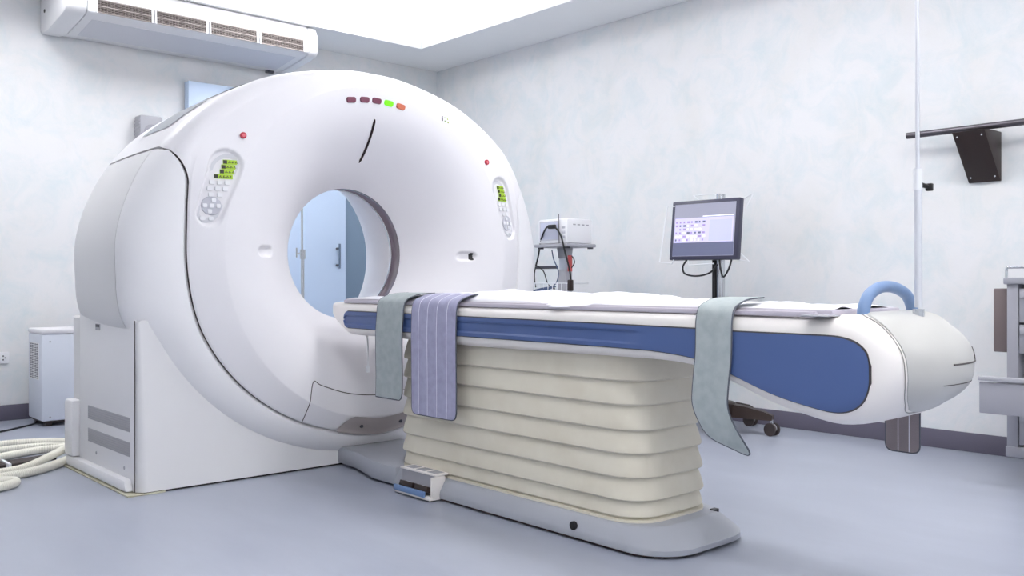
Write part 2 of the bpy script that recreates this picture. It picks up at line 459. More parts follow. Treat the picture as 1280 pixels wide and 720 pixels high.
# --- side covers (left, right) with a gap from the front cover, split at a thin panel line
GAP = 0.013
def side_part(name, a0, a1, sa, sb, m, nth=200, ns=26, lip=True):
    """sa(th), sb(th) start and end of s; a0..a1 angle in radians"""
    rows = []
    for i in range(nth + 1):
        th = a0 + (a1 - a0) * i / nth
        A, B = sa(th), sb(th); row = []
        pts = [shell(th, A + (B - A) * k / ns) for k in range(ns + 1)]
        def inward(p, d):
            c = Vector((CXG, p.y + 0.3, CZG)); return p + (c - p).normalized() * d
        row.append(inward(pts[0], 0.03) + Vector((0, 0.02, 0))); row += pts; row.append(inward(pts[-1], 0.02))
        rows.append(row)
    n = len(rows[0])
    def capr(row):
        return [p + (Vector((CXG, p.y, CZG)) - p).normalized() * 0.03 for p in row]
    rows = [capr(rows[0])] + rows + [capr(rows[-1])]
    V = [p for r in rows for p in r]; F = []
    for i in range(len(rows) - 1):
        for k in range(n - 1): F.append((i * n + k, (i + 1) * n + k, (i + 1) * n + k + 1, i * n + k + 1))
    return mesh(name, V, F, m, g, 40, recalc=False)
def sgap(th):
    d = max(Ro(th) - Rf(th), 0.05)
    return math.asin(min(1, (GAP + 0.004) / d)) / (PI / 2)
def sa_front(th):
    return max(sgap(th), s_end(th) + (0.07 if s_end(th) > 0 else 0))
SPL = 1.02
lo_, hi_ = math.radians(-90), math.radians(SEAM_PHI - 0.7)
# the whole lower ring from left shoulder round the bottom to the right shoulder
a0, a1 = PI - hi_, 2 * PI + hi_
hi2 = math.radians(SEAM_PHI - 0.7)
side_part('side_cover', PI - hi2, 2 * PI + hi2, sa_front, lambda th: SPL, M_white2, 420, 26)
side_part('rear_side_cover', PI - hi2, 2 * PI + hi2, lambda th: SPL + 0.008, lambda th: 3.0, M_grayw, 420, 30)
# dark liner behind the gap, coloured to stand in for its shade
def gap_liner():
    V = []; F = []; n = 14; rows = []
    for i in range(361):
        th = PI - hi2 - 0.02 + (PI + 2 * hi2 + 0.04) * i / 360
        row = []
        for k in range(n):
            s = 3.0 * k / (n - 1) if k else 0
            p = shell(th, s) if k else P(th, Rf(th) - 0.05, YS0)
            row.append(p + (Vector((CXG, p.y, CZG)) - p).normalized() * 0.016 + Vector((0, 0.012, 0)))
        rows.append(row)
    for r in rows: V += r
    for i in range(360):
        for k in range(n - 1): F.append((i * n + k, (i + 1) * n + k, (i + 1) * n + k + 1, i * n + k + 1))
    return mesh('gap_shade', V, F, M_seam, g, 40, recalc=False)
gap_liner()
# bore: smoked window band, rear funnel, back cover
def revolve(name, prof, m, parent, seg=160, ang=40):
    V = []; F = []
    for i in range(seg):
        th = 2 * PI * i / seg
        for r, y in prof: V.append(P(th, r, y))
    n = len(prof)
    for i in range(seg):
        for k in range(n - 1): F.append((i * n + k, i * n + k + 1, ((i + 1) % seg) * n + k + 1, ((i + 1) % seg) * n + k))
    return mesh(name, V, F, m, parent, ang, recalc=False)
revolve('bore_window', [(R0, YT), (R0 + 0.004, YT + 0.006), (R0 + 0.004, YT + 0.085), (R0, YT + 0.09)], M_liner, g)
revolve('bore_lip_trim', [(R0 + 0.002, YT + 0.086), (R0 - 0.002, YT + 0.092), (R0 + 0.001, YT + 0.102)], M_chrome, g)
revolve('rear_funnel', [(R0 + 0.001, YT + 0.10)] + [(R0 + 0.001 + 0.19 * (k / 20) ** 1.5, YT + 0.10 + (YB - 0.02 - YT - 0.10) * k / 20) for k in range(1, 21)] + [(0.56, YB)], M_white, g)
def back_cover():
    V = []; F = []
    for i in range(180):
        th = 2 * PI * i / 180
        V += [P(th, 0.56, YB), shell(th, 3.0)]
    for i in range(180):
        j = (i + 1) % 180; F.append((2 * i, 2 * i + 1, 2 * j + 1, 2 * j))
    mesh('back_cover', V, F, M_grayw, g, 40)
back_cover()
# crown vent panels, left and right shoulders
for sgn in (1, -1):
    for (sA, sB, pa, pb) in ((1.20, 1.72, 30, 42), (1.20, 1.72, 44.5, 57)):
        V = []; F = []; n, mm = 12, 6
        for i in range(n + 1):
            ph = math.radians(pa + (pb - pa) * i / n); th = ph if sgn > 0 else PI - ph
            for k in range(mm + 1):
                p = shell(th, sA + (sB - sA) * k / mm); V.append(p + (p - Vector((CXG, p.y, CZG))).normalized() * 0.003)
        for i in range(n):
            for k in range(mm): F.append((i * (mm + 1) + k, (i + 1) * (mm + 1) + k, (i + 1) * (mm + 1) + k + 1, i * (mm + 1) + k + 1))
        vp = mesh('crown_vent', V, F, mat('crown_vent_grey', (162, 165, 172), 0.85), g, 40)
# pedestal
PX0, PX1, PY0, PY1 = 1.446, 3.834, 4.045, 4.97
ped = []
outl = []
rr = 0.05
arc = [(CXG + 0.90 * math.cos(math.radians(a)), CZG + 0.90 * math.sin(math.radians(a))) for a in range(-25, -156, -5)]
pol_ = [(PX0, 0.009), (PX1, 0.009), (PX1, 0.755), (PX1 - 0.012, 0.764), (PX1 - 0.03, 0.767)] + arc + [(PX0 + 0.03, 0.767), (PX0 + 0.012, 0.764), (PX0, 0.755)]
def pedestal():
    bm = bmesh.new(); rows = []
    for y in (PY0, PY1): rows.append([bm.verts.new((x, y, z)) for x, z in pol_])
    n = len(pol_)
    for i in range(n): bm.faces.new((rows[0][i], rows[0][(i + 1) % n], rows[1][(i + 1) % n], rows[1][i]))
    for r in rows: bm.faces.new(r)
    bmesh.ops.recalc_face_normals(bm, faces=bm.faces)
    es = [e for e in bm.edges if all(abs(v.co.x - PX0) < 1e-5 or abs(v.co.x - PX1) < 1e-5 for v in e.verts) and abs(e.verts[0].co.z - e.verts[1].co.z) > 0.5]
    bmesh.ops.bevel(bm, geom=es, offset=0.045, segments=6, profile=0.5, affect='EDGES')
    bmesh.ops.triangulate(bm, faces=[f for f in bm.faces if len(f.verts) > 8])
    me = bpy.data.meshes.new('pedestal'); bm.to_mesh(me); bm.free(); finish(me, 35)
    return link('pedestal', me, M_grayw, g)
pedestal()
# floor caulk under the base
box('base_caulk', (PX0 - 0.045, PY0 - 0.012, 0.001), (PX0 + 0.12, PY1 + 0.03, 0.006), M_caulk, g)
box('base_gap_shade', (PX0 + 0.03, PY0 + 0.004, 0.001), (PX1 - 0.02, PY1 - 0.01, 0.0085), M_gap_shade, g)  # dark slab painted as the shade in the gap under the pedestal
# left service panel with two vents, kick plate and flange (mirrored on the right flank)
for sgn in (-1, 1):
    X = lambda v: CXG + sgn * (v if sgn > 0 else v)
    def bx(name, u0, u1, y0, y1, z0, z1, m, par, bev=0.0):
        xs = sorted((CXG + sgn * u0, CXG + sgn * u1)); return box(name, (xs[0], y0, z0), (xs[1], y1, z1), m, par, bev)
    hw = CXG - PX0
    poly = [(4.83, 0.045), (4.83, 0.825), (4.30, 0.832), (4.19, 0.805), (4.078, 0.765), (4.078, 0.045)]
    xs = sorted((CXG + sgn * (hw - 0.01), CXG + sgn * (hw + 0.003)))
    sp = prism('side_panel', poly, 0, xs[0], xs[1], M_white2, g, bev=0.001)
    tube('panel_seam', [(CXG + sgn * (hw + 0.0015), 4.076, 0.01), (CXG + sgn * (hw + 0.0015), 4.076, 0.765)], 0.0018, M_seam, sp, seg=6)
    for z0, z1 in ((0.268, 0.332), (0.158, 0.222)):
        vt = bx('vent', hw + 0.003, hw + 0.0045, 4.13, 4.70, z0, z1, M_vent, sp)
        for k in range(6):
            zz = z0 + (z1 - z0) * (k + 0.5) / 6
            bx('louvre', hw + 0.0045, hw + 0.0065, 4.135, 4.695, zz - 0.0028, zz + 0.0028, M_grey, vt)
    bx('latch', hw + 0.003, hw + 0.006, 4.525, 4.585, 0.705, 0.735, M_grey, sp)
    bx('latch_recess', hw + 0.006, hw + 0.0075, 4.53, 4.58, 0.72, 0.733, M_dgrey, sp)
    for y, z in ((4.20, 0.10), (4.58, 0.115)):
        xx = CXG + sgn * (hw + 0.003); cyl('screw', (xx - 0.002, y, z), 0.008, 0.004, M_grey, sp, axis='x', seg=10)
    kick = prism('kick_plate', [(4.10, 0.008), (4.96, 0.008), (4.96, 0.06), (4.12, 0.06)], 0, *sorted((CXG + sgn * (hw - 0.01), CXG + sgn * (hw + 0.035))), M_white2, g, bev=0.012)
    bx('rear_flange', hw - 0.02, hw + 0.04, 4.84, 4.965, 0.06, 0.345, M_white2, g, 0.015)
# ----- front details
def on_face(name, x, z, wx, wz, m, par, off=0.004, ang=0.0, rad=None, n=5, deep=0.004):
    """small rounded tile laid on the front cover around local x,z (relative to the bore axis)"""
    rad = min(wx, wz) * 0.45 if rad is None else rad
    pl = rrect(-wx / 2, wx / 2, -wz / 2, wz / 2, rad, n)
    ca, sa = math.cos(ang), math.sin(ang)
    top = []; bot = []; cen = []
    for (a, b) in pl:
        for sc, lst, of in ((0.86, top, off), (1.0, bot, off - deep)):
            X_ = x + (a * ca - b * sa) * sc; Z_ = z + (a * sa + b * ca) * sc
            p = face_xz(X_, Z_, of); p.y += recess(X_, Z_) if deep_in else 0; lst.append(p)
    nn = len(pl); V = bot + top; F = [(i, (i + 1) % nn, nn + (i + 1) % nn, nn + i) for i in range(nn)] + [tuple(range(nn, 2 * nn))]
    return mesh(name, V, F, m, par, 30)
deep_in = False
for (x, z, a, m) in ((-0.180, 0.762, 8, M_led_p), (-0.100, 0.773, 4, M_led_p), (-0.027, 0.777, -2, M_led_p), (0.047, 0.774, -6, M_led_g), (0.122, 0.766, -10, M_led_o)):
    on_face('status_lamp', x, z, 0.058, 0.030, m, g, off=0.007, ang=math.radians(a), rad=0.012, deep=0.008)
# vertical laser slit
def strip(name, pts, wd, m, par, off=0.0015):
    """ribbon of half-width wd along local (x,z) points on the face"""
    V = []; F = []; n = len(pts)
    for i, (x, z) in enumerate(pts):
        a = Vector(pts[max(0, i - 1)]); b = Vector(pts[min(n - 1, i + 1)]); t = (b - a).normalized(); nrm = Vector((-t.y, t.x))
        ww = wd * (0.35 if i in (0, n - 1) else 1)
        for s in (-1, 1):
            p = face_xz(x + nrm.x * ww * s, z + nrm.y * ww * s, off); p.y += recess(p.x - CXG, p.z - CZG); V.append(p)
    for i in range(n - 1): F.append((2 * i, 2 * i + 1, 2 * i + 3, 2 * i + 2))
    return mesh(name, V, F, m, par, 30)
strip('laser_slit', [(-0.025, 0.685 - 0.21 * k / 16) for k in range(17)], 0.0075, M_slit, g, 0.002)
strip('laser_slit', [(0.645 + 0.0 * k, 0.012 - 0.042 * k / 8) for k in range(9)], 0.011, M_black, g, 0.001)
# panel seam of the lower service cover
def seam_line(name, pts, r=0.0022, m=M_seam):
    tube(name, [face_xz(x, z, 0.0) for x, z in pts], r, m, g, seg=6)
seam_line('panel_seam', [(p.x, p.y) for p in spline([(-0.43, -0.835, 0), (-0.415, -0.75, 0), (-0.392, -0.642, 0), (-0.345, -0.662, 0), (-0.22, -0.706, 0), (-0.10, -0.728, 0), (0, -0.734, 0), (0.10, -0.728, 0), (0.22, -0.706, 0), (0.345, -0.662, 0), (0.392, -0.642, 0), (0.415, -0.75, 0), (0.43, -0.835, 0)], 6)])
# taupe cap at the bottom of the front cover
def cap():
    V = []; F = []; n = 40; m_ = 8
    for i in range(n + 1):
        x = -0.24 + 0.52 * i / n
        e = min(1, max(0, (0.26 - abs(x - 0.02)) / 0.09))
        for k in range(m_ + 1):
            th0 = math.atan2(-0.93, x)
            rout = Rf(th0) + 0.006; rin = rout - 0.015 - 0.075 * math.sin(e * PI / 2)
            r = rin + (rout - rin) * k / m_
            th = math.atan2(-math.sqrt(max(r * r - x * x, 0)), x)
            V.append(P(th, r, face_y(th, min(r, Rf(th) - 0.002)) - 0.008))
    for i in range(n):
        for k in range(m_): F.append((i * (m_ + 1) + k, (i + 1) * (m_ + 1) + k, (i + 1) * (m_ + 1) + k + 1, i * (m_ + 1) + k + 1))
    o = mesh('lower_cap', V, F, M_cap, g, 40)
    for x in (-0.11, 0.13):
        p = face_xz(x, -math.sqrt(0.895 ** 2 - x * x), 0.014); cyl('screw', (p.x, p.y, p.z), 0.009, 0.008, M_dgrey, o, axis='y', seg=10)
cap()
# red stop buttons and a small maker's mark
for x, z in ((-0.752, 0.522), (0.718, 0.528)):
    p = face_xz(x, z, 0.0)
    ring = cyl('stop_button', (p.x, p.y - 0.010, p.z), 0.0145, 0.010, M_red, g, axis='y', seg=20)
    cyl('button_cap', (p.x, p.y - 0.013, p.z), 0.008, 0.004, mat('button_pink', (226, 120, 130), 0.3), ring, axis='y', seg=16)
for k in range(3):
    x = 0.395 + 0.020 * k
    on_face('maker_mark', x, 0.738 - 0.004 * k, 0.010, 0.028, (M_dgrey, mat('mark_green', (140, 168, 110), 0.6), mat('mark_lime', (160, 180, 80), 0.6))[k], g, off=0.0012, rad=0.001, deep=0.001)
# keypads
deep_in = True
for s in (-1, 1):
    (ax, az), (bx_, bz) = KP[s]
    ux, uz = (bx_ - ax), (bz - az); L = math.hypot(ux, uz); ux /= L; uz /= L      # down the pad
    px, pz = 1.0, 0.0                                                              # rows stay level
    ang = math.atan2(pz, px)
    def K(u, v): return (ax + ux * u + px * v, az + uz * u + pz * v)
    pl = []
    for k in range(24):
        a = PI * k / 23; pl.append((-0.060 * math.sin(a), 0.060 * math.cos(a)))
    for k in range(24):
        a = PI * k / 23; pl.append((L + 0.046 * math.sin(a), -0.046 * math.cos(a)))
    V = []
    for u, v in pl:
        x, z = K(u, v); p = face_xz(x, z, 0.0); p.y += 0.0165; V.append(p)
    V2 = [p + Vector((0, 0.006, 0)) for p in V]
    cn = sum(V, Vector()) / len(V); n = len(V)
    pad = mesh('keypad', V + V2 + [cn], [(i, (i + 1) % n, n + (i + 1) % n, n + i) for i in range(n)] + [(i, (i + 1) % n, 2 * n) for i in range(n)], M_keyp, g, 20)
    def tile(name, u, v, wu, wv, m, off, rad=0.003, par=pad, dp=0.003, a2=None):
        x, z = K(u, v)
        pl_ = rrect(-wv / 2, wv / 2, -wu / 2, wu / 2, rad, 3); aa = ang if a2 is None else a2
        ca, sa = math.cos(aa), math.sin(aa); B = []; Tp = []
        c = face_xz(x, z, 0)
        e = 0.01; gx = (face_xz(x + e, z).y - face_xz(x - e, z).y) / (2 * e); gz = (face_xz(x, z + e).y - face_xz(x, z - e).y) / (2 * e)
        for a, b in pl_:
            dx, dz = a * ca - b * sa, a * sa + b * ca
            y = c.y + gx * dx + gz * dz + 0.0165 - off
            B.append((c.x + dx, y + dp, c.z + dz)); Tp.append((c.x + dx * 0.94, y, c.z + dz * 0.94))
        nn = len(pl_)
        return mesh(name, B + Tp, [(i, (i + 1) % nn, nn + (i + 1) % nn, nn + i) for i in range(nn)] + [tuple(range(nn, 2 * nn))], m, par, 30)
    for r_ in range(4):
        u = -0.018 + 0.024 * r_; wv = 0.062 if r_ < 3 else 0.082; v0 = 0.008 if r_ < 3 else 0.0
        dsp = tile('display', u, v0 + 0.008, 0.021, wv, M_green, 0.004, 0.001)
        tile('display_icon', u, v0 + 0.008 - wv / 2 + 0.009, 0.016, 0.017, M_black, 0.005, 0.001, dsp, 0.001)
        for q in range(3 if r_ < 3 else 4):
            vv = v0 + 0.008 - wv / 2 + 0.026 + 0.015 * q
            tile('display_digit', u, vv, 0.0035, 0.011, M_black, 0.005, 0.0005, dsp, 0.001, 1.1 if q % 2 else 0.9)
            tile('display_digit', u + 0.003, vv + 0.006, 0.003, 0.006, M_black, 0.005, 0.0005, dsp, 0.001)
    for r_, cols in enumerate(((-0.033, 0.0, 0.033), (-0.033, 0.0, 0.033), (-0.018, 0.018))):
        for v in cols: tile('key', 0.084 + 0.030 * r_, v, 0.019, 0.024, M_key, 0.007, 0.004, pad, 0.006)
    tile('key_disc', 0.197, 0, 0.088, 0.088, M_keyd, 0.003, 0.043)
    for du, dv in ((0, 0), (-0.027, 0), (0.027, 0), (0, -0.028), (0, 0.028)): tile('key', 0.197 + du, dv, 0.019, 0.019, M_key, 0.008, 0.005, pad, 0.006)
    for v in (-0.018, 0.018): tile('key', 0.259, v, 0.017, 0.024, M_key, 0.007, 0.006, pad, 0.006)
deep_in = False

# ================================================================== PATIENT TABLE
TX = 2.64; HW = 0.26
tb = thing('ct_patient_table', (TX, 2.6, 0), 'long cream patient table with blue side inset on a pleated bellows column', 'patient table')
ZB = [(1.0, .62), (1.06, .575), (1.12, .555), (1.16, .546), (1.22, .532), (1.29, .523), (1.361, .531), (1.497, .562), (1.655, .620), (1.77, .655), (1.90, .668), (2.1, .669), (2.94, .664), (3.58, .674), (3.78, .673), (3.84, .676), (3.87, .686), (3.93, .722), (3.99, .76)]
def zb_(y): return interp(ZB, y)
def zt_(y): return 0.838 + 0.012 * (1 - sstep(1.15, 1.36, y))
ZM = 0.69
YEND = 1.04
def body(y):
    """half width, centre height, half height and squareness of the table body at y"""
    zt, zb = zt_(y), (zb_(y) if y > 1.12 else 0.555); hw = HW; e = 7.0; zc = (zt + zb) / 2; h = (zt - zb) / 2
    if y < 1.30:
        q = min(1, (1.30 - y) / (1.30 - YEND)); hw = HW * max(0.03, math.sqrt(max(0, 1 - q ** 3.2))); e = 7 - 4.6 * min(1, q * 1.6)
        q2 = min(1, max(0, (1.26 - y) / (1.26 - YEND))); gz = max(0.03, math.sqrt(max(0, 1 - q2 ** 2)))
        zc = ZM + (zc - ZM) * gz; h *= gz
    if y > 3.9:
        q = (y - 3.9) / 0.1; hw = HW * (1 - 0.05 * q ** 3)
    return hw, zc, h, e
def sec_pt(y, a, grow=0.0):
    hw, zc, h, e = body(y); ca, sa = math.cos(a), math.sin(a)
    return Vector((TX + (hw + grow) * math.copysign(abs(ca) ** (2 / e), ca), y, zc + (h + grow) * math.copysign(abs(sa) ** (2 / e), sa)))
def section(y, n=72): return [sec_pt(y, 2 * PI * k / n) for k in range(n)]
def side_x(y, z):
    hw, zc, h, e = body(y); v = min(0.999, abs(z - zc) / h)
    return hw * (1 - v ** e) ** (1 / e)
ys = [1.085 + (3.80 - 1.085) * k / 130 for k in range(131)] + [3.80 + 0.19 * (k / 12) for k in range(1, 13)]
loft('table_frame', [section(y) for y in ys], M_cream, tb, 30)
SEAMZ = [(.54, 1.20), (.56, 1.165), (.588, 1.14), (.642, 1.114), (.709, 1.107), (.784, 1.14), (.823, 1.196), (.840, 1.255), (.85, 1.262)]
def end_housing():
    n = 120; m_ = 26; V = []; F = []; ring = []
    for k in range(n):
        a = 2 * PI * k / n; ysm = 1.16
        for _ in range(12): ysm = interp(SEAMZ, sec_pt(ysm, a).z)
        ring.append(ysm)
    for _ in range(3): ring = [sum(ring[(k + d) % n] for d in range(-4, 5)) / 9 for k in range(n)]
    for k in range(n):
        a = 2 * PI * k / n
        for i in range(m_ + 1):
            t = i / m_; y = YEND + (ring[k] - YEND) * (1 - t) ** 1.9
            V.append(sec_pt(max(y, YEND + 0.0002), a, 0.004 if i else -0.004))
    for k in range(n):
        for i in range(m_):
            a_ = k * (m_ + 1) + i; b_ = ((k + 1) % n) * (m_ + 1) + i
            F.append((a_, b_, b_ + 1, a_ + 1))
    F.append(tuple(k * (m_ + 1) + m_ for k in range(n)))
    o = mesh('end_housing', V, F, M_cream2, tb, 40)
    tube('housing_seam', [sec_pt(ring[k] + 0.0015, 2 * PI * k / n, 0.0012) for k in range(n)], 0.0014, mat('soft_seam', (150, 146, 142), 0.6), o, seg=6, closed=True)
    return o
eh = end_housing()
# blue inset
BU = [(1.187, .70), (1.19, .725), (1.20, .745), (1.225, .765), (1.26, .776), (1.30, .780), (1.65, .781), (1.76, .784), (2.9, .790), (3.87, .793)]
BL = [(1.187, .66), (1.19, .64), (1.205, .606), (1.235, .580), (1.275, .569), (1.33, .572), (1.481, .602), (1.655, .660), (1.761, .690), (1.88, .703), (2.0, .708), (2.9, .711), (3.87, .714)]
def blue(name, sgn, grow, off, m, par, rib):
    V = []; F = []; n = 130; mm = 22
    for i in range(n + 1):
        q = i / n; y = 1.187 + (3.862 - 1.187) * (q if True else q)
        if i <= 14: y = 1.187 + 0.10 * (i / 14) ** 1.6
        elif i >= n - 8: y = 3.862 - 0.05 * ((n - i) / 8) ** 1.6
        else: y = 1.287 + (3.812 - 1.287) * (i - 14) / (n - 22)
        yy = y + (grow if i == n else (-grow if i == 0 else 0))
        zl, zu = interp(BL, y) - grow, interp(BU, y) + grow
        if y > 3.828:
            c_, h_ = (zl + zu) / 2, (zu - zl) / 2; k_ = max(0.12, math.sqrt(max(0, 1 - ((y - 3.828) / 0.034) ** 2))); zl, zu = c_ - h_ * k_, c_ + h_ * k_
        for k in range(mm + 1):
            v = k / mm; z = zl + (zu - zl) * v
            dep = 0.0
            if rib: dep = 0.007 * sstep(0.18, 0.26, v) * (1 - sstep(0.70, 0.80, v)) * sstep(1.98, 2.06, y)
            x = side_x(max(yy, 1.187), z) + off - dep
            V.append((TX + sgn * x, yy, z))
    for i in range(n):
        for k in range(mm):
            a = i * (mm + 1) + k; F.append((a, a + mm + 1, a + mm + 2, a + 1))
    return mesh(name, V, F, m, par, 30)
for s in (-1, 1):
    bp = blue('blue_inset', s, 0, 0.009, M_blue, tb, True)
    blue('inset_gasket', s, 0.004, 0.0012, M_seam, bp, False)
# end housing details (seam lines, flap)
def end_pt(x, z, out=0.003):
    """point on the end housing for world x, z"""
    lo, hi = YEND + 0.0001, 1.3
    for _ in range(40):
        mid = (lo + hi) / 2; hw, zc, h, e = body(mid)
        if (abs(x - TX) / hw) ** e + (abs(z - zc) / h) ** e <= 1: hi = mid
        else: lo = mid
    return Vector((x, hi - out, z))
def end_line(pts, r=0.0016):
    tube('housing_seam', [end_pt(x, z) for x, z in pts], r, M_seam, eh, seg=6)
end_line([(TX - 0.06 + 0.20 * k / 10, 0.705) for k in range(11)], 0.0024)
end_line([(TX + 0.14, 0.705 + 0.04 * k / 6) for k in range(7)], 0.0016)
end_line([(TX - 0.09 + 0.24 * k / 10, 0.648) for k in range(11)], 0.0012)
# table top board, rails, handle
box('tabletop', (TX - 0.215, 1.32, 0.832), (TX + 0.215, 3.93, 0.853), M_rail, tb, bev=0.006)
for s in (-1, 1):
    x0 = TX + s * 0.232
    box('side_rail', (x0 - 0.012, 1.36, 0.832), (x0 + 0.012, 3.90, 0.848), M_rail, tb, bev=0.004)
arch = spline([(TX - 0.158, 1.255, 0.815), (TX - 0.154, 1.255, 0.855), (TX - 0.122, 1.257, 0.893), (TX - 0.062, 1.26, 0.914), (TX, 1.262, 0.920), (TX + 0.062, 1.26, 0.914), (TX + 0.122, 1.257, 0.893), (TX + 0.154, 1.255, 0.855), (TX + 0.158, 1.255, 0.815)], 6)
tube('push_handle', arch, 0.0175, mat('handle_blue', (112, 138, 178), 0.4), tb, seg=16)
box('grey_tab', (TX - HW - 0.030, 1.30, 0.835), (TX - HW + 0.06, 1.375, 0.8395), M_grey, tb, bev=0.002, mtx=None)
# bellows
def bellows():
    secs = []; folds = [0.094, 0.160, 0.240, 0.324, 0.406, 0.495, 0.580, 0.672]
    def ring(z, off):
        pl = rrect(2.418 + 0.010 * (z / 0.67) - off, 2.868 - 0.012 * (z / 0.67) + off, 2.025 + 0.03 * (z / 0.67) - off, 3.50 + off, 0.13, 8)
        return [Vector((x, y, z)) for x, y in pl]
    secs.append(ring(0.088, 0.004)); secs.append(ring(0.098, 0.004)); secs.append(ring(0.101, -0.008))
    for i in range(1, len(folds)):
        a, b = folds[i - 1] + 0.006, folds[i]; h = b - a
        amp = 0.0075 if i > 1 else 0.003
        if i > 1:
            secs += [ring(a - 0.005, -0.006), ring(a - 0.0025, -0.001), ring(a, amp - 0.002), ring(a + 0.004, amp)]
        for k in range(1, 9):
            t = k / 8; secs.append(ring(a + 0.004 + (h - 0.004) * t, amp - (amp + 0.006) * t ** 1.35))
    return loft('bellows', secs, M_bell, tb, 30)
bellows()
# plinth
def plinth():
    secs = []
    for z, off, r in ((0.012, 0.0, 0.17), (0.03, 0.0, 0.17), (0.04, -0.002, 0.17), (0.080, -0.026, 0.15), (0.089, -0.036, 0.145), (0.090, -0.05, 0.14)):
        e = -0.10 * max(0, (z - 0.03) / 0.06)
        pl = rrect(2.368 - off, 2.912 + off, 1.872 - e, 3.42, 0.001 + r, 10)
        # square off the gantry end
        out = []
        for x, y in pl:
            if y > 3.2: y = 3.42; x = min(max(x, 2.368 - off), 2.912 + off); x = (2.368 - off) if x < TX else (2.912 + off)
            out.append(Vector((x, y, z)))
        secs.append(out)
    p = loft('plinth', secs, M_plinth, tb, 40)
    base = [(x, y) for x, y in rrect(2.385, 2.895, 1.90, 3.42, 0.16, 8)]
    loft('plinth_shadow_gap', [[(x, y, 0.001) for x, y in base], [(x, y, 0.013) for x, y in base]], mat('gap_shade_brown', (70, 48, 42), 0.7), p)  # dark brown slab stands in for shade below the plinth edge
    cyl('socket_hole', (2.366, 2.295, 0.052), 0.016, 0.01, M_black, p, axis='x', seg=14, mtx=None)
    box('rear_hole', (2.80, 1.99, 0.082), (2.83, 2.01, 0.094), M_black, p)
    return p
plinth()
nk = prism('plinth_neck', [(2.372, 3.42), (2.372, 3.62), (2.44, 3.86), (2.455, 4.08), (2.825, 4.08), (2.84, 3.86), (2.908, 3.62), (2.908, 3.42)], 2, 0.010, 0.096, M_plinth, tb, bev=0.014)
# foot pedal unit, set proud of the plinth side
pd = box('pedal_tray', (2.315, 3.085, 0.006), (2.41, 3.345, 0.020), M_cream, tb, bev=0.004)
box('pedal_cheek', (2.325, 3.085, 0.014), (2.40, 3.095, 0.105), M_cream, tb, bev=0.003)
box('pedal_hood', (2.345, 3.085, 0.106), (2.43, 3.345, 0.114), M_cream, tb, bev=0.003)
for k in range(3):
    box('hood_slot', (2.36, 3.105 + 0.08 * k, 0.1135), (2.41, 3.165 + 0.08 * k, 0.1146), M_grey, tb)
box('pedal_back', (2.352, 3.096, 0.018), (2.358, 3.335, 0.106), M_grey, tb)
for y in (3.115, 3.225):
    mm = Matrix.Translation((2.342, y, 0.045)) @ Matrix.Rotation(math.radians(18), 4, 'Y')
    pp = box('pedal', (-0.02, 0, -0.012), (0.024, 0.095, 0.012), M_brown, tb, bev=0.004, mtx=mm)
    box('pedal_symbol', (-0.005, 0.03, 0.0121), (0.015, 0.062, 0.0127), M_key, pp, mtx=mm)
box('blue_guard', (2.308, 3.12, 0.016), (2.320, 3.345, 0.042), mat('guard_blue', (116, 146, 190), 0.45), tb, bev=0.004)

# ------------------------------------------------------------------ sheet on the table
def sheet():
    ny, nx = 150, 26; top = []
    ZS = [(1.34, .858), (1.55, .862), (1.95, .868), (2.28, .892), (2.5, .888), (2.93, .899), (3.15, .884), (3.38, .878), (3.6, .872), (3.93, .858)]
    V = []; F = []
    for i in range(ny + 1):
        y = 1.335 + (3.925 - 1.335) * i / ny
        edge = 0.205 + 0.006 * math.sin(y * 9) - 0.012 * sstep(2.45, 2.6, y) * (1 - sstep(2.95, 3.1, y))
        peak = max(0, 1 - abs(y - 2.40) / 0.14)
        edge += 0.062 * peak
        for k in range(nx + 1):
            u = -1 + 2 * k / nx
            x = TX + u * (edge if u < 0 else 0.205)
            zt = interp(ZS, y); lowz = 0.8545 if not (u < 0 and peak > 0) else 0.8545 - 0.016 * peak ** 0.5 * sstep(0.75, 0.95, -u)
            f = max(0, 1 - abs(u) ** 3.0)
            wob = 0.004 * math.sin(7 * y + 4 * u) * math.sin(13 * y - 3 * u) + 0.0025 * math.sin(31 * y + 9 * u * u) + 0.0035 * math.sin(22 * y - 7 * u) * (1 if y < 3 else .4)
            z = lowz + (zt - 0.8545 + wob) * f ** 0.8
            V.append((x, y, max(z, 0.8542) if peak == 0 or u > -0.7 else max(z, 0.8425)))
    n = len(V)
    V += [(a, b, c - 0.0012) for a, b, c in V]
    W = nx + 1
    for i in range(ny):
        for k in range(nx):
            a = i * W + k; F.append((a, a + 1, a + W + 1, a + W)); F.append((n + a, n + a + W, n + a + W + 1, n + a + 1))
    for i in range(ny):
        for k in (0, nx):
            a = i * W + k; F.append((a, a + W, n + a + W, n + a))
    for k in range(nx):
        for i in (0, ny):
            a = i * W + k; F.append((a, a + 1, n + a + 1, n + a))
    o = mesh('bed_sheet', V, F, M_sheet, None, 60)
    return tag(o, 'crumpled white sheet spread over the scanner table top', 'sheet')
sheet()

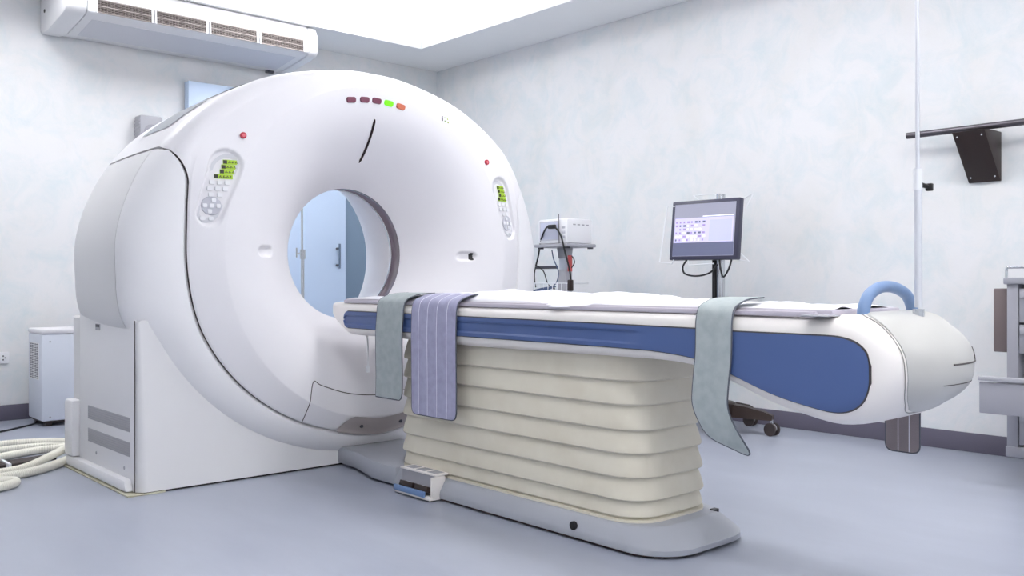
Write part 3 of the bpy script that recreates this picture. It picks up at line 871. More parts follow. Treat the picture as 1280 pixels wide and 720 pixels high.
# ------------------------------------------------------------------ straps
def strap(name, y0, y1, path, m, label, cat='strap', skew=lambda t: 0.0, stitch=(), cut=0.0, fray=0.03, binding=True, sheen=0, lines_m=None):
    """path: list of (x,z) world points; strip spans y0 (nearer end) to y1; skew(t) shifts y along the length"""
    pts = [Vector((p[0], 0, p[1])) for p in path]; pts = spline(pts, 8)
    n = len(pts); mm = 12; L = [0]
    for i in range(1, n): L.append(L[-1] + (pts[i] - pts[i - 1]).length)
    Lt = L[-1]
    def at(i, v):
        t = L[i] / Lt
        return Vector((pts[i].x, y0 + (y1 - y0) * v + skew(t) + 0.0, pts[i].z))
    def pt(l, v):
        l = max(0, min(Lt, l))
        for i in range(1, n):
            if L[i] >= l:
                q = (l - L[i - 1]) / max(1e-9, L[i] - L[i - 1]); a, b = at(i - 1, v), at(i, v); return a + (b - a) * q
        return at(n - 1, v)
    wd = abs(y1 - y0); cr = min(0.03, wd * 0.2)
    def lend(v):
        d = min(v, 1 - v) * wd; e = 0
        if d < cr: e = cr - math.sqrt(max(0, cr * cr - (cr - d) ** 2))
        return Lt - e - cut * v
    nl = 60; V = []; F = []
    vv = [0, 0.02, 0.05, 0.1, 0.2, 0.3, 0.4, 0.5, 0.6, 0.7, 0.8, 0.9, 0.95, 0.98, 1]
    W = len(vv)
    def nrm(l, v):
        a = pt(l + 0.004, v) - pt(l - 0.004, v); a.normalize(); return a.cross(Vector((0, 1, 0))).normalized()
    for side in (0, 1):
        for i in range(nl + 1):
            for v in vv:
                l = lend(v) * i / nl; p = pt(l, v)
                if side: p = p + nrm(l, v) * 0.004
                V.append(p)
    N = (nl + 1) * W
    for i in range(nl):
        for k in range(W - 1):
            a = i * W + k; F.append((a, a + 1, a + W + 1, a + W)); F.append((N + a, N + a + W, N + a + W + 1, N + a + 1))
    for i in range(nl):
        for k in (0, W - 1):
            a = i * W + k; F.append((a, a + W, N + a + W, N + a))
    for k in range(W - 1):
        for i in (0, nl):
            a = i * W + k; F.append((a, a + 1, N + a + 1, N + a))
    root = thing(name, tuple(pt(Lt * 0.98, 0.5)), label, cat)
    mesh('webbing', V, F, m, root, 40)
    bpth = [pt(lend(0) * i / nl, 0) + nrm(lend(0) * i / nl, 0) * 0.002 for i in range(nl + 1)] + [pt(lend(v), v) + nrm(lend(v), v) * 0.002 for v in vv[1:-1]] + [pt(lend(1) * i / nl, 1) + nrm(lend(1) * i / nl, 1) * 0.002 for i in range(nl, -1, -1)]
    tube('edge_binding', bpth, 0.0028, M_pipe, root, seg=6)
    for v in stitch:
        for side in (-1, 1):
            tube('stitch_line', [pt(lend(v) * 0.995 * i / nl, v) + nrm(lend(v) * i / nl, v) * (0.002 + side * 0.0022) for i in range(nl + 1)], 0.0013, M_stitch, root, seg=4)
    return root
xs0 = TX - HW
top_in = [(xs0 + 0.16, 0.886), (xs0 + 0.08, 0.882), (xs0 + 0.03, 0.870), (xs0 - 0.004, 0.852), (xs0 - 0.016, 0.82), (xs0 - 0.019, 0.78)]
strap('restraint_strap', 3.345, 3.555, top_in + [(xs0 - 0.022, 0.70), (xs0 - 0.015, 0.60), (xs0 - 0.006, 0.50), (xs0 - 0.005, 0.40)], M_strapg, 'wide grey-green woven strap hanging off the table end nearest the scanner ring', skew=lambda t: 0.03 * sstep(0.35, 1, t) - 0.02 * t * 0, cut=-0.025)
strap('restraint_strap', 2.965, 3.28, top_in + [(xs0 - 0.021, 0.70), (xs0 - 0.02, 0.60), (xs0 - 0.019, 0.48), (xs0 - 0.019, 0.355)], M_strapl, 'wide lavender woven strap with white stitch lines hanging from the table', stitch=(0.2, 0.42, 0.63, 0.83))
strap('restraint_strap', 1.615, 1.748, top_in + [(xs0 - 0.020, 0.72), (xs0 - 0.019, 0.62), (xs0 - 0.012, 0.52), (xs0 + 0.0, 0.455), (xs0 + 0.02, 0.395)], M_strapg, 'narrow grey woven strap curling at its end in front of the bellows end', skew=lambda t: -0.075 * sstep(0.72, 1.05, t) + 0.02 * sstep(0.45, 0.8, t), cut=0.05)
xf = TX + HW
strap('restraint_strap', 1.285, 1.398, [(xf + 0.012, 0.83), (xf + 0.018, 0.80), (xf + 0.020, 0.70), (xf + 0.018, 0.60), (xf + 0.016, 0.5), (xf + 0.016, 0.383)], M_strapb, 'brownish striped strap hanging below the rounded foot end of the table', stitch=(0.3, 0.62))

# thin cable hanging from the table tip
cb = tube('hanging_cable', spline([(2.50, 3.86, 0.672), (2.47, 3.80, 0.655), (2.44, 3.75, 0.58), (2.425, 3.725, 0.53)], 6), 0.005, M_wire, tb, seg=8)
cyl('cable_plug', (2.424, 3.724, 0.50), 0.010, 0.03, M_wire, cb, seg=10)

# ------------------------------------------------------------------ IV pole on the table end
iv = thing('iv_pole', (TX, 1.167, 0.85), 'tall thin bright steel drip pole standing on the foot end of the table', 'drip pole')
cyl('socket', (TX, 1.167, 0.815), 0.016, 0.04, M_chrome, iv, seg=20)
tube('lower_tube', [(TX, 1.167, 0.86), (TX - 0.004, 1.167, 1.262)], 0.0105, M_steelw, iv, seg=14)
tube('upper_tube', [(TX - 0.004, 1.167, 1.262), (TX - 0.012, 1.167, 1.98)], 0.0058, M_steelw, iv, seg=12)
cyl('collar', (TX - 0.004, 1.167, 1.20), 0.0125, 0.06, M_wire, iv, seg=14)
kn = tube('clamp_knob', [(TX + 0.005, 1.160, 1.215), (TX + 0.03, 1.150, 1.210)], 0.007, M_black, iv, seg=10)
box('knob_grip', (TX + 0.022, 1.138, 1.198), (TX + 0.036, 1.158, 1.220), M_black, kn, bev=0.003)
tube('hook', spline([(TX - 0.10, 1.167, 1.99), (TX - 0.10, 1.167, 1.965), (TX - 0.06, 1.167, 1.955), (TX - 0.012, 1.167, 1.975), (TX + 0.04, 1.167, 1.955), (TX + 0.08, 1.167, 1.965), (TX + 0.08, 1.167, 1.99)], 5), 0.004, M_steelw, iv, seg=8)

# ================================================================== AIR CONDITIONER
ac = thing('ceiling_air_conditioner', (2.7, 6.6, 2.66), 'long white ceiling air conditioner with four slatted grilles on the back wall', 'air conditioner')
prof = [(6.865, 2.665), (6.72, 2.655), (6.36, 2.700), (6.315, 2.712), (6.298, 2.722), (6.305, 2.800), (6.315, 2.835), (6.335, 2.929), (6.865, 2.929)]
prism('casing', prof, 0, 1.93, 3.56, M_ac, ac, bev=0.006)
prism('underside_panel', [(6.72, 2.6530), (6.40, 2.6930), (6.40, 2.6955), (6.72, 2.6555)], 0, 1.99, 3.5, M_acg, ac)
for x0, x1 in ((1.79, 1.928), (3.562, 3.64)):
    big = [(6.867, 2.655), (6.72, 2.645), (6.40, 2.685), (6.32, 2.70), (6.285, 2.73), (6.29, 2.85), (6.33, 2.929), (6.867, 2.929)]
    prism('end_cap', big, 0, x0, x1, M_ac, ac, bev=0.02)
gx = 1.985
for k in range(4):
    x0 = gx + 0.388 * k; x1 = x0 + 0.365
    gr = prism('grille', [(6.294, 2.722), (6.300, 2.806), (6.305, 2.806), (6.299, 2.722)], 0, x0, x1, M_grille, ac)
    for a, b in ((x0 - 0.004, x0 + 0.006), (x1 - 0.006, x1 + 0.004)): prism('grille_frame', [(6.286, 2.717), (6.292, 2.811), (6.302, 2.811), (6.296, 2.717)], 0, a, b, M_ac, gr)
    for j in range(9):
        z = 2.722 + 0.084 * j / 8; y = 6.291 + 0.006 * j / 8; th_ = 0.0013 if j not in (0, 4, 8) else 0.004
        box('slat', (x0, y - 0.004, z - th_), (x1, y + 0.003, z + th_), M_slat, gr)
    for j in range(1, 16):
        xx = x0 + (x1 - x0) * j / 16
        prism('fin', [(6.289, 2.722), (6.295, 2.806), (6.300, 2.806), (6.294, 2.722)], 0, xx - 0.0010, xx + 0.0010, M_slat, gr)
box('drain_clip', (3.46, 6.80, 2.640), (3.52, 6.83, 2.660), M_dgrey, ac)
cyl('bolt', (1.786, 6.75, 2.79), 0.012, 0.006, M_black, ac, axis='x', seg=10)

# ================================================================== small wall and floor things on the left
sp = thing('wall_speaker', (2.47, YW - 0.06, 1.93), 'small grey box speaker on the back wall above the scanner shoulder', 'speaker')
sbx = box('cabinet', (2.43, YW - 0.12, 1.925), (2.60, YW, 2.165), M_grey, sp, bev=0.015)
cyl('speaker_cone', (2.515, YW - 0.124, 2.045), 0.055, 0.006, mat('cone_grey', (150, 150, 158), 0.7), sp, axis='y', seg=24)
for k in range(8): box('side_rib', (2.426, YW - 0.11, 1.945 + 0.025 * k), (2.431, YW - 0.01, 1.957 + 0.025 * k), M_grey, sp)

dh = thing('dehumidifier', (1.85, 6.55, 0), 'white boxy dehumidifier with side louvres on the floor left of the scanner', 'dehumidifier')
DX0, DX1, DY0, DY1 = 1.675, 2.02, 6.385, 6.70
box('cabinet', (DX0, DY0, 0.035), (DX1, DY1, 0.600), mat('dehumidifier_white', (222, 227, 238), 0.35), dh, bev=0.012)
box('lid', (DX0 - 0.004, DY0 - 0.004, 0.598), (DX1 + 0.004, DY1 + 0.004, 0.632), M_white, dh, bev=0.012)
for x in (DX0 + 0.03, DX1 - 0.07):
    for y in (DY0 + 0.03, DY1 - 0.07): box('foot', (x, y, 0), (x + 0.04, y + 0.04, 0.037), M_brown, dh)
box('base_frame', (DX0 + 0.02, DY0 + 0.02, 0.02), (DX1 - 0.02, DY1 - 0.02, 0.037), M_brown, dh)
lv = box('louvre_panel', (DX0 - 0.002, DY0 + 0.06, 0.300), (DX0 + 0.001, DY1 - 0.04, 0.540), M_key, dh)
for r_ in range(20):
    for c_ in range(5):
        y = DY0 + 0.072 + 0.041 * c_; z = 0.306 + 0.0116 * r_
        prism('louvre_slot', [(y, z), (y + 0.030, z + 0.003), (y + 0.030, z + 0.0085), (y, z + 0.0055)], 0, DX0 - 0.0032, DX0 - 0.002, M_dgrey, lv)
for x, z in ((DX0 + 0.05, 0.55), (DX0 + 0.05, 0.06), (DX0 + 0.26, 0.06)): cyl('screw', (x, DY0 - 0.002, z), 0.006, 0.003, M_grey, dh, axis='y', seg=8)
cbk = tube('power_cable', spline([(0.9, 6.15, 0.006), (1.2, 6.22, 0.006), (1.42, 6.33, 0.006), (1.55, 6.43, 0.006), (1.66, 6.53, 0.006), (1.72, 6.60, 0.012)], 8), 0.006, M_cable, None, seg=8)
tag(cbk, 'black power cable lying on the floor beside the dehumidifier', 'cable')
so = thing('wall_socket', (1.54, YW - 0.005, 0.38), 'white double wall socket low on the back wall', 'socket')
box('face_plate', (1.475, YW - 0.012, 0.385), (1.597, YW, 0.465), M_key, so, bev=0.004)
for x in (1.515, 1.56):
    for dz in (-0.012, 0.012): box('socket_hole', (x - 0.004, YW - 0.0135, 0.425 + dz - 0.005), (x + 0.004, YW - 0.0115, 0.425 + dz + 0.005), M_dgrey, so)
    box('earth_hole', (x + 0.008, YW - 0.0135, 0.421), (x + 0.015, YW - 0.0115, 0.429), M_dgrey, so)

def hose(pts, r, label, ribs=0.009):
    sp_ = spline(pts, 20); L = [0.0]
    for i in range(1, len(sp_)): L.append(L[-1] + (sp_[i] - sp_[i - 1]).length)
    step = ribs / 4; n = int(L[-1] / step); out = []; j = 0
    for i in range(n + 1):
        l = i * step
        while j < len(L) - 2 and L[j + 1] < l: j += 1
        q = (l - L[j]) / max(1e-9, L[j + 1] - L[j]); out.append(sp_[j] + (sp_[j + 1] - sp_[j]) * min(1, q))
    o = tube('corrugated_hose', out, lambda i: r * (1.0 if (i % 4) in (0, 1) else 0.92), M_hose, None, seg=12)
    return tag(o, label, 'hose', 'corrugated hoses on the floor')
hose([(0.55, 5.60, .021), (0.95, 5.68, .021), (1.25, 5.74, .021), (1.45, 5.70, .021), (1.60, 5.58, .021), (1.72, 5.48, .021), (1.85, 5.45, .021)], 0.021, 'cream corrugated hose running along the floor farthest behind the coil')
hose([(0.45, 5.06, .021), (0.85, 5.16, .021), (1.15, 5.30, .021), (1.38, 5.40, .021), (1.50, 5.38, .023), (1.535, 5.28, .040), (1.48, 5.14, .066), (1.36, 5.01, .052), (1.20, 4.92, .021), (1.02, 4.89, .021), (0.8, 4.91, .021), (0.5, 4.88, .021)], 0.021, 'cream corrugated hose bent into a loop beside the scanner base')
hose([(1.70, 5.28, .021), (1.58, 5.15, .021), (1.46, 5.035, .021), (1.355, 4.92, .021), (1.25, 4.83, .021), (1.14, 4.78, .021), (1.0, 4.75, .021), (0.8, 4.76, .021), (0.5, 4.78, .021)], 0.022, 'cream corrugated hose emerging from behind the scanner base along the front')
hose([(0.6, 4.42, .021), (0.9, 4.50, .021), (1.06, 4.56, .021), (1.10, 4.63, .021), (1.03, 4.69, .021), (0.9, 4.68, .021), (0.6, 4.64, .021)], 0.021, 'short cream corrugated hose end curling back at the picture edge')
hose([(0.5, 5.34, .019), (0.9, 5.46, .019), (1.2, 5.55, .019), (1.42, 5.55, .019), (1.56, 5.45, .019), (1.70, 5.36, .019)], 0.019, 'thin cream corrugated hose between the outer hose and the loop')
bd = thing('black_cable_bundle', (1.3, 5.08, 0), 'flat black cable bundle lying inside the hose loop on the floor', 'cable')
for k in range(5):
    tube('cable', spline([(0.8, 5.03 + 0.022 * k, .012), (1.05, 5.07 + 0.022 * k, .012 + 0.004 * (k % 2)), (1.25, 5.11 + 0.022 * k, .012), (1.42, 5.16 + 0.02 * k, .012)], 6), 0.011, M_brown, bd, seg=8)
box('cable_tie', (1.17, 5.04, 0.001), (1.185, 5.20, 0.030), M_key, bd, bev=0.003)

# far drip stand behind the gantry
fs = thing('floor_drip_stand', (3.36, 6.05, 0), 'chrome drip stand seen through the scanner bore', 'drip stand')
FX, FY = 3.365, 6.05
tube('post', [(FX, FY, 0.10), (FX, FY, 1.15)], 0.0125, M_chrome, fs, seg=12)
tube('inner_post', [(FX - 0.003, FY, 1.15), (FX - 0.008, FY, 1.85)], 0.008, M_chrome, fs, seg=12)
ck = cyl('clamp', (FX, FY, 1.11), 0.02, 0.07, M_chrome, fs, seg=14)
tube('clamp_screw', [(FX, FY, 1.15), (FX - 0.06, FY - 0.02, 1.15)], 0.006, M_chrome, ck, seg=8)
tube('clamp_wing', [(FX - 0.06, FY - 0.02, 1.12), (FX - 0.06, FY - 0.02, 1.19)], 0.006, M_chrome, ck, seg=8)
cyl('hub', (FX, FY, 0.06), 0.03, 0.06, M_dgrey, fs, seg=16)
for k in range(5):
    a = 2 * PI * k / 5 + 0.4; ex, ey = FX + 0.28 * math.cos(a), FY + 0.28 * math.sin(a)
    lg = tube('leg', [(FX, FY, 0.085), (ex, ey, 0.065)], 0.011, M_chrome, fs, seg=8)
    cyl('castor', (ex - 0.012, ey, 0.028), 0.028, 0.024, M_tire, lg, axis='x', seg=14)
tube('hook', spline([(FX - 0.1, FY, 1.88), (FX - 0.08, FY, 1.84), (FX, FY, 1.86), (FX + 0.08, FY, 1.84), (FX + 0.1, FY, 1.88)], 5), 0.004, M_chrome, fs, seg=8)

# ================================================================== PATIENT MONITOR ON STAND
pm = thing('patient_monitor_stand', (4.75, 4.72, 0), 'white vital signs monitor on a wheeled column with dangling leads behind the table', 'monitor stand')
MX0, MX1, MY0, MY1 = 4.60, 4.86, 4.515, 4.815
bodym = box('monitor_body', (MX0, MY0, 1.215), (MX1, MY1, 1.392), M_key, pm, bev=0.015)
scr = box('screen', (MX0 - 0.003, MY0 + 0.085, 1.245), (MX0 + 0.002, MY1 - 0.03, 1.368), mat('dim_screen', (200, 203, 222), 0.15), bodym, bev=0.001)
for fr in ((MY0 + 0.078, MY0 + 0.085, 1.238, 1.375), (MY1 - 0.03, MY1 - 0.023, 1.238, 1.375), (MY0 + 0.085, MY1 - 0.03, 1.238, 1.245), (MY0 + 0.085, MY1 - 0.03, 1.368, 1.375)):
    box('screen_frame', (MX0 - 0.004, fr[0], fr[2]), (MX0 + 0.002, fr[1], fr[3]), M_keyd, bodym)
for k in range(4): box('side_vent', (MX0 + 0.06 + 0.045 * k, MY0 - 0.002, 1.345), (MX0 + 0.085 + 0.045 * k, MY0 + 0.002, 1.353), M_grey, bodym)
for k in range(3): box('front_key', (MX0 - 0.004, MY0 + 0.02 , 1.25 + 0.035 * k), (MX0 + 0.001, MY0 + 0.05, 1.268 + 0.035 * k), M_keyd, bodym, bev=0.001)
tube('aerial', [(MX0 - 0.01, MY0 + 0.07, 1.20), (MX0 - 0.01, MY0 + 0.075, 1.425)], 0.003, M_dgrey, pm, seg=6)
box('tray', (MX0 - 0.02, MY0 - 0.02, 1.190), (MX1 + 0.02, MY1 + 0.02, 1.213), M_grey, pm, bev=0.006)
for x in (MX0, MX1 - 0.02):
    for y in (MY0, MY1 - 0.03): box('tray_foot', (x, y, 1.178), (x + 0.03, y + 0.03, 1.191), M_dgrey, pm)
prism('bracket', [(4.62, 1.19), (4.71, 1.19), (4.695, 1.11), (4.635, 1.11)], 0, 4.69, 4.77, M_grey, pm, bev=0.004)
box('column', (4.70, 4.635, 0.10), (4.76, 4.695, 1.12), mat('column_white', (206, 214, 226), 0.3), pm, bev=0.006)
box('column_sleeve', (4.692, 4.627, 0.82), (4.768, 4.703, 1.03), M_grey, pm, bev=0.004)
box('side_arm', (4.675, 4.70, 1.035), (4.695, 4.915, 1.058), M_dgrey, pm, bev=0.003)
cyl('red_cylinder', (4.70, 4.585, 1.015), 0.017, 0.115, M_pink, pm, seg=14)
box('wire_basket', (4.58, 4.50, 0.86), (4.80, 4.88, 0.866), M_wire, pm)
for k in range(9):
    y = 4.505 + 0.046 * k
    tube('basket_wire', [(4.58, y, 0.862), (4.58, y, 0.93)], 0.003, M_wire, pm, seg=6)
tube('basket_rim', [(4.58, 4.50, 0.93), (4.58, 4.88, 0.93), (4.80, 4.88, 0.93), (4.80, 4.50, 0.93)], 0.004, M_wire, pm, seg=6, closed=True)
MC = M_cable
tube('lead', spline([(4.66, 4.90, 1.06), (4.64, 4.85, 1.14), (4.60, 4.78, 1.25), (4.57, 4.70, 1.325), (4.56, 4.65, 1.335), (4.56, 4.60, 1.33), (4.57, 4.55, 1.27), (4.58, 4.52, 1.16), (4.60, 4.49, 1.02), (4.60, 4.48, 0.95)], 8), 0.0065, MC, pm, seg=8)
box('lead_clip', (4.55, 4.595, 1.318), (4.575, 4.665, 1.348), MC, pm, bev=0.006)
tube('lead', spline([(4.66, 4.90, 1.055), (4.65, 4.905, 1.0), (4.64, 4.89, 0.93), (4.64, 4.88, 0.90)], 6), 0.005, MC, pm, seg=8)
tube('lead', spline([(4.66, 4.89, 1.06), (4.66, 4.82, 1.02), (4.64, 4.76, 0.94), (4.62, 4.70, 0.90), (4.62, 4.66, 0.89)], 6), 0.004, MC, pm, seg=8)
tube('lead', spline([(4.63, 4.70, 1.17), (4.62, 4.67, 1.10), (4.62, 4.625, 1.02), (4.62, 4.64, 0.94), (4.62, 4.72, 0.89), (4.60, 4.85, 0.872)], 6), 0.004, mat('lead_blue', (66, 84, 118), 0.5), pm, seg=8)
for k in range(4): tube('lead', spline([(4.60, 4.66 - 0.01 * k, 0.905), (4.58, 4.74 - 0.015 * k, 0.895 - 0.004 * k), (4.57, 4.86 - 0.03 * k, 0.872)], 6), 0.004, MATS['lead_blue'], pm, seg=6)
tube('lead', spline([(4.70, 4.60, 1.13), (4.70, 4.56, 1.12), (4.70, 4.54, 1.08), (4.70, 4.57, 1.04)], 6), 0.004, MC, pm, seg=6)
box('probe', (4.585, 4.465, 0.875), (4.615, 4.50, 0.955), M_brown, pm, bev=0.006)
cyl('hub', (4.73, 4.665, 0.06), 0.05, 0.06, M_grey, pm, seg=18)
for k in range(5):
    a = 2 * PI * k / 5; ex, ey = 4.73 + 0.27 * math.cos(a), 4.665 + 0.27 * math.sin(a)
    lg = tube('leg', [(4.73, 4.665, 0.10), (ex, ey, 0.07)], 0.016, M_grey, pm, seg=8)
    cyl('castor', (ex - 0.012, ey, 0.03), 0.03, 0.024, M_tire, lg, axis='x', seg=14)

# ================================================================== LCD ON WHEELED STAND
ls = thing('display_stand', (4.80, 3.37, 0), 'dark framed flat screen on a chrome wheeled post behind the table', 'display')
tilt = Matrix.Translation((4.755, 3.46, 1.27)) @ Matrix.Rotation(math.radians(5.5), 4, 'Y') @ Matrix.Rotation(math.radians(0.4), 4, 'X')
W2, H2 = 0.259, 0.192
bez = box('bezel', (0, -W2, -H2), (0.045, W2, H2), M_lcdb, ls, bev=0.008, mtx=tilt)
box('back_shell', (0.045, -W2 * 0.8, -H2 * 0.8), (0.075, W2 * 0.8, H2 * 0.8), M_lcdb, ls, bev=0.01, mtx=tilt)
def screen_mat():
    m = bpy.data.materials.new('lit_screen'); m.use_nodes = True; nt = m.node_tree; p = nt.nodes['Principled BSDF']
    p.inputs['Roughness'].default_value = 0.15; p.inputs['Base Color'].default_value = srgb(40, 40, 55)
    p.inputs['Emission Strength'].default_value = 0.8; p.inputs['Emission Color'].default_value = srgb(196, 198, 222)
    return m
ms = screen_mat(); MATS['scr'] = ms
def emitm(name, rgb, s): return mat(name, rgb, 0.3, emit=s)
sc = box('screen', (-0.0015, -W2 + 0.026, -H2 + 0.024), (0.0005, W2 - 0.026, H2 - 0.024), ms, bez, mtx=tilt)
E1 = emitm('screen_dark_band', (96, 100, 126), 0.35); E2 = emitm('screen_window', (182, 178, 214), 0.7); E3 = emitm('screen_mauve', (150, 132, 176), 0.6); E4 = emitm('screen_pale', (226, 226, 240), 0.8)
def scr_tile(n_, y0, y1, z0, z1, m, lay=1): return box(n_, (-0.0015 - 0.0006 * lay, -y1, z0), (-0.001, -y0, z1), m, sc, mtx=tilt)
# local y is mirrored: positive screen-right = -y
scr_tile('screen_taskbar', -0.232, 0.232, -0.166, -0.082, E1)
scr_tile('screen_window', -0.225, 0.222, -0.080, 0.078, E2)
scr_tile('screen_pane', 0.045, 0.212, -0.074, 0.060, emitm('screen_pane', (172, 174, 202), 0.65), 2)
for r_ in range(6):
    for c_ in range(8):
        if random.random() < 0.85: scr_tile('screen_entry', -0.218 + 0.030 * c_, -0.218 + 0.030 * c_ + random.choice((0.012, 0.02, 0.024)), -0.070 + 0.023 * r_, -0.070 + 0.023 * r_ + 0.012, random.choice((E3, E3, E4, E1)), 2)
scr_tile('screen_line', -0.01, 0.222, 0.083, 0.088, E4)
# post and clamp
tube('post', [(4.815, 3.372, 0.16), (4.815, 3.372, 1.43)], 0.026, M_chrome, ls, seg=18)
tube('cable_channel', [(4.80, 3.41, 0.3), (4.80, 3.41, 1.25)], 0.014, M_black, ls, seg=10)
cyl('post_cap', (4.815, 3.372, 1.43), 0.028, 0.06, M_chrome, ls, seg=16)
box('mount_plate', (4.80, 3.33, 1.21), (4.84, 3.50, 1.33), M_dgrey, ls, bev=0.004)
wr = 0.0042
for pts in ([(0.0, 0.24, 0.16), (0.0, 0.30, 0.165), (0.0, 0.335, -0.205), (0.0, 0.23, -0.215), (0.0, 0.22, -0.19)],
            [(0.06, -0.10, 0.19), (0.06, -0.02, 0.235), (0.06, 0.14, 0.235), (0.06, 0.07, 0.19)],
            [(0.05, -0.25, 0.19), (0.05, -0.315, 0.215), (0.05, -0.27, 0.13)],
            [(0.05, -0.25, -0.15), (0.05, -0.315, -0.20), (0.05, -0.24, -0.19)],
            [(0.02, 0.12, -0.19), (0.02, 0.11, -0.225), (0.02, -0.08, -0.215)]):
    tube('wire_bracket', pts, wr, M_wire, ls, seg=6, mtx=tilt)
tube('cable', spline([(0.02, 0.13, -0.19), (0.01, 0.15, -0.235), (0.01, 0.13, -0.28), (0.01, 0.04, -0.295), (0.01, -0.06, -0.275), (0.02, -0.11, -0.22)], 8), 0.006, M_cable, ls, seg=8, mtx=tilt)
tube('cable', spline([(0.02, -0.12, -0.19), (0.01, -0.14, -0.25), (0.01, -0.165, -0.30), (0.01, -0.20, -0.25), (0.02, -0.21, -0.19)], 8), 0.006, M_cable, ls, seg=8, mtx=tilt)
SX0, SY0 = 4.79, 3.37
prism('base_cover', [(SX0 + 0.11 * math.cos(2 * PI * k / 20), SY0 + 0.11 * math.sin(2 * PI * k / 20)) for k in range(20)], 2, 0.10, 0.19, M_brown, ls, bev=0.02)
for k in range(5):
    a = math.radians(-74 + 72 * k); ex, ey = SX0 + 0.335 * math.cos(a), SY0 + 0.335 * math.sin(a)
    c, s_ = math.cos(a), math.sin(a); px_, py_ = -s_, c
    secs = []
    for t, wd, zb, zt in ((0.03, 0.05, 0.10, 0.185), (0.17, 0.042, 0.10, 0.17), (0.29, 0.034, 0.095, 0.145), (0.34, 0.026, 0.095, 0.125)):
        secs.append([Vector((SX0 + c * t + px_ * v * wd, SY0 + s_ * t + py_ * v * wd, z)) for v, z in ((-1, zb), (1, zb), (0.7, zt), (-0.7, zt))])
    lg = loft('leg', secs, M_brown, ls, 30)
    cyl('castor_stem', (ex, ey, 0.075), 0.010, 0.025, M_chrome, lg, seg=10)
    for v in (-1, 1):
        cyl('castor_wheel', (ex - 0.007 + 0.021 * v, ey, 0.04), 0.04, 0.014, M_tire, lg, axis='x', seg=20)
    cyl('castor_hub', (ex - 0.013, ey, 0.045), 0.028, 0.026, M_grey, lg, axis='x', seg=16)

# ================================================================== RAIL WITH BRACKET ON RIGHT WALL
rl = thing('wall_rail', (5.17, 1.6, 1.76), 'dark metal rail on a brown wedge bracket fixed to the right wall', 'rail')
tube('rail_bar', [(5.135, 2.335, 1.768), (5.135, 0.6, 1.768)], 0.018, M_bronze, rl, seg=14)
for yb0 in (1.868, 0.9):
    br = prism('bracket', [(5.14, 1.745), (5.238, 1.745), (5.238, 1.482), (5.225, 1.480), (5.0, 1.735)], 1, yb0, yb0 + 0.165, M_brown, rl, bev=0.003)
    for yy in (yb0 + 0.02, yb0 + 0.145):
        for q in (0.1, 0.9):
            x = 5.0 + 0.225 * q; z = 1.735 - 0.255 * q
            cyl('screw', (x - 0.004, yy, z), 0.005, 0.006, M_chrome, br, axis='x', seg=8)

# ================================================================== DRAWER CART AT RIGHT EDGE
ct = thing('drawer_trolley', (4.89, 1.32, 0), 'grey medical drawer trolley with one drawer pulled open at the right edge', 'trolley')
CX0, CX1, CY0, CY1 = 4.62, 5.16, 1.02, 1.625
box('side_panel', (CX0, CY1 - 0.05, 0.13), (CX1, CY1, 0.93), M_cart, ct, bev=0.004)
box('side_panel', (CX0, CY0, 0.13), (CX1, CY0 + 0.05, 0.93), M_cart, ct, bev=0.004)
box('back_panel', (CX1 - 0.02, CY0 + 0.05, 0.13), (CX1, CY1 - 0.05, 0.93), M_cart, ct)
box('base', (CX0 - 0.005, CY0 - 0.005, 0.11), (CX1 + 0.005, CY1 + 0.005, 0.16), M_cart, ct, bev=0.006)
box('top', (CX0 - 0.015, CY0 - 0.012, 0.925), (CX1 + 0.01, CY1 + 0.012, 0.957), M_cart, ct, bev=0.006)
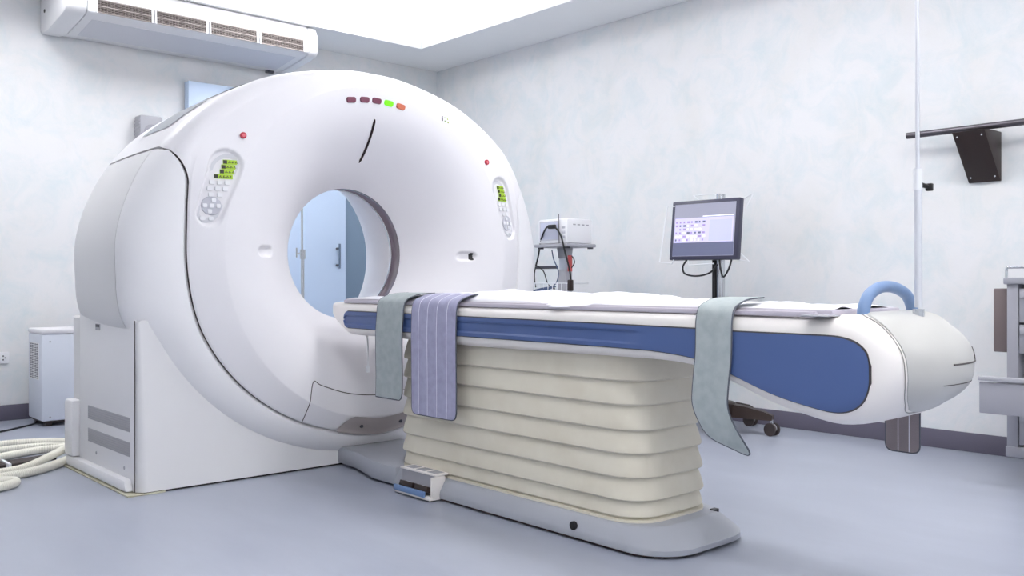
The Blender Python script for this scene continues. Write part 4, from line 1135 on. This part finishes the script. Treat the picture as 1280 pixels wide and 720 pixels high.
tube('top_rail', spline([(CX0, CY1, 0.955), (CX0, CY1, 1.0), (CX0, CY1 - 0.01, 1.005)], 3) + [Vector((CX0, CY0 + 0.01, 1.005)), Vector((CX0, CY0, 0.955))], 0.006, M_chrome, ct, seg=8)
def drawer(z0, z1, out):
    d = box('drawer', (CX0 + 0.004 - out, CY0 + 0.053, z0), (CX0 + 0.022 - out, CY1 - 0.053, z1), M_cart, ct, bev=0.003)
    box('drawer_handle', (CX0 - 0.016 - out, CY0 + 0.06, z1 - 0.045), (CX0 + 0.004 - out, CY1 - 0.06, z1 - 0.012), M_grey, d, bev=0.006)
    box('drawer_tray', (CX0 + 0.022 - out, CY0 + 0.058, z0 + 0.01), (CX1 - 0.12 - out, CY1 - 0.058, z0 + 0.016), M_cart, d)
    for y in (CY0 + 0.058, CY1 - 0.064): box('drawer_side', (CX0 + 0.022 - out, y, z0 + 0.01), (CX1 - 0.12 - out, y + 0.006, z1 - 0.03), M_cart, d)
drawer(0.745, 0.905, 0); drawer(0.60, 0.735, 0); drawer(0.17, 0.325, 0)
# wide open drawer with its own front, pulled towards the table
od = box('open_drawer', (4.315, CY0 - 0.01, 0.345), (4.335, CY1 + 0.01, 0.485), M_cart, ct, bev=0.005)
box('drawer_handle', (4.305, CY0 - 0.012, 0.492), (4.345, CY1 + 0.012, 0.512), M_grey, od, bev=0.005)
for y in (CY0 + 0.055, CY1 - 0.065): box('drawer_side', (4.335, y, 0.355), (4.95, y + 0.008, 0.485), M_cart, od)
box('drawer_tray', (4.335, CY0 + 0.06, 0.35), (4.95, CY1 - 0.06, 0.357), M_cart, od)
box('side_bin', (4.66, CY1 + 0.012, 0.60), (4.84, CY1 + 0.075, 0.905), mat('taupe_bin', (112, 100, 100), 0.5), ct, bev=0.006)
for x in (CX0 + 0.10, CX1 - 0.07):
    for y in (CY0 + 0.07, CY1 - 0.12):
        cyl('castor_fork', (x, y, 0.06), 0.012, 0.055, M_chrome, ct, seg=10)
        cyl('castor_wheel', (x - 0.012, y, 0.04), 0.04, 0.024, M_tire, ct, axis='x', seg=18)
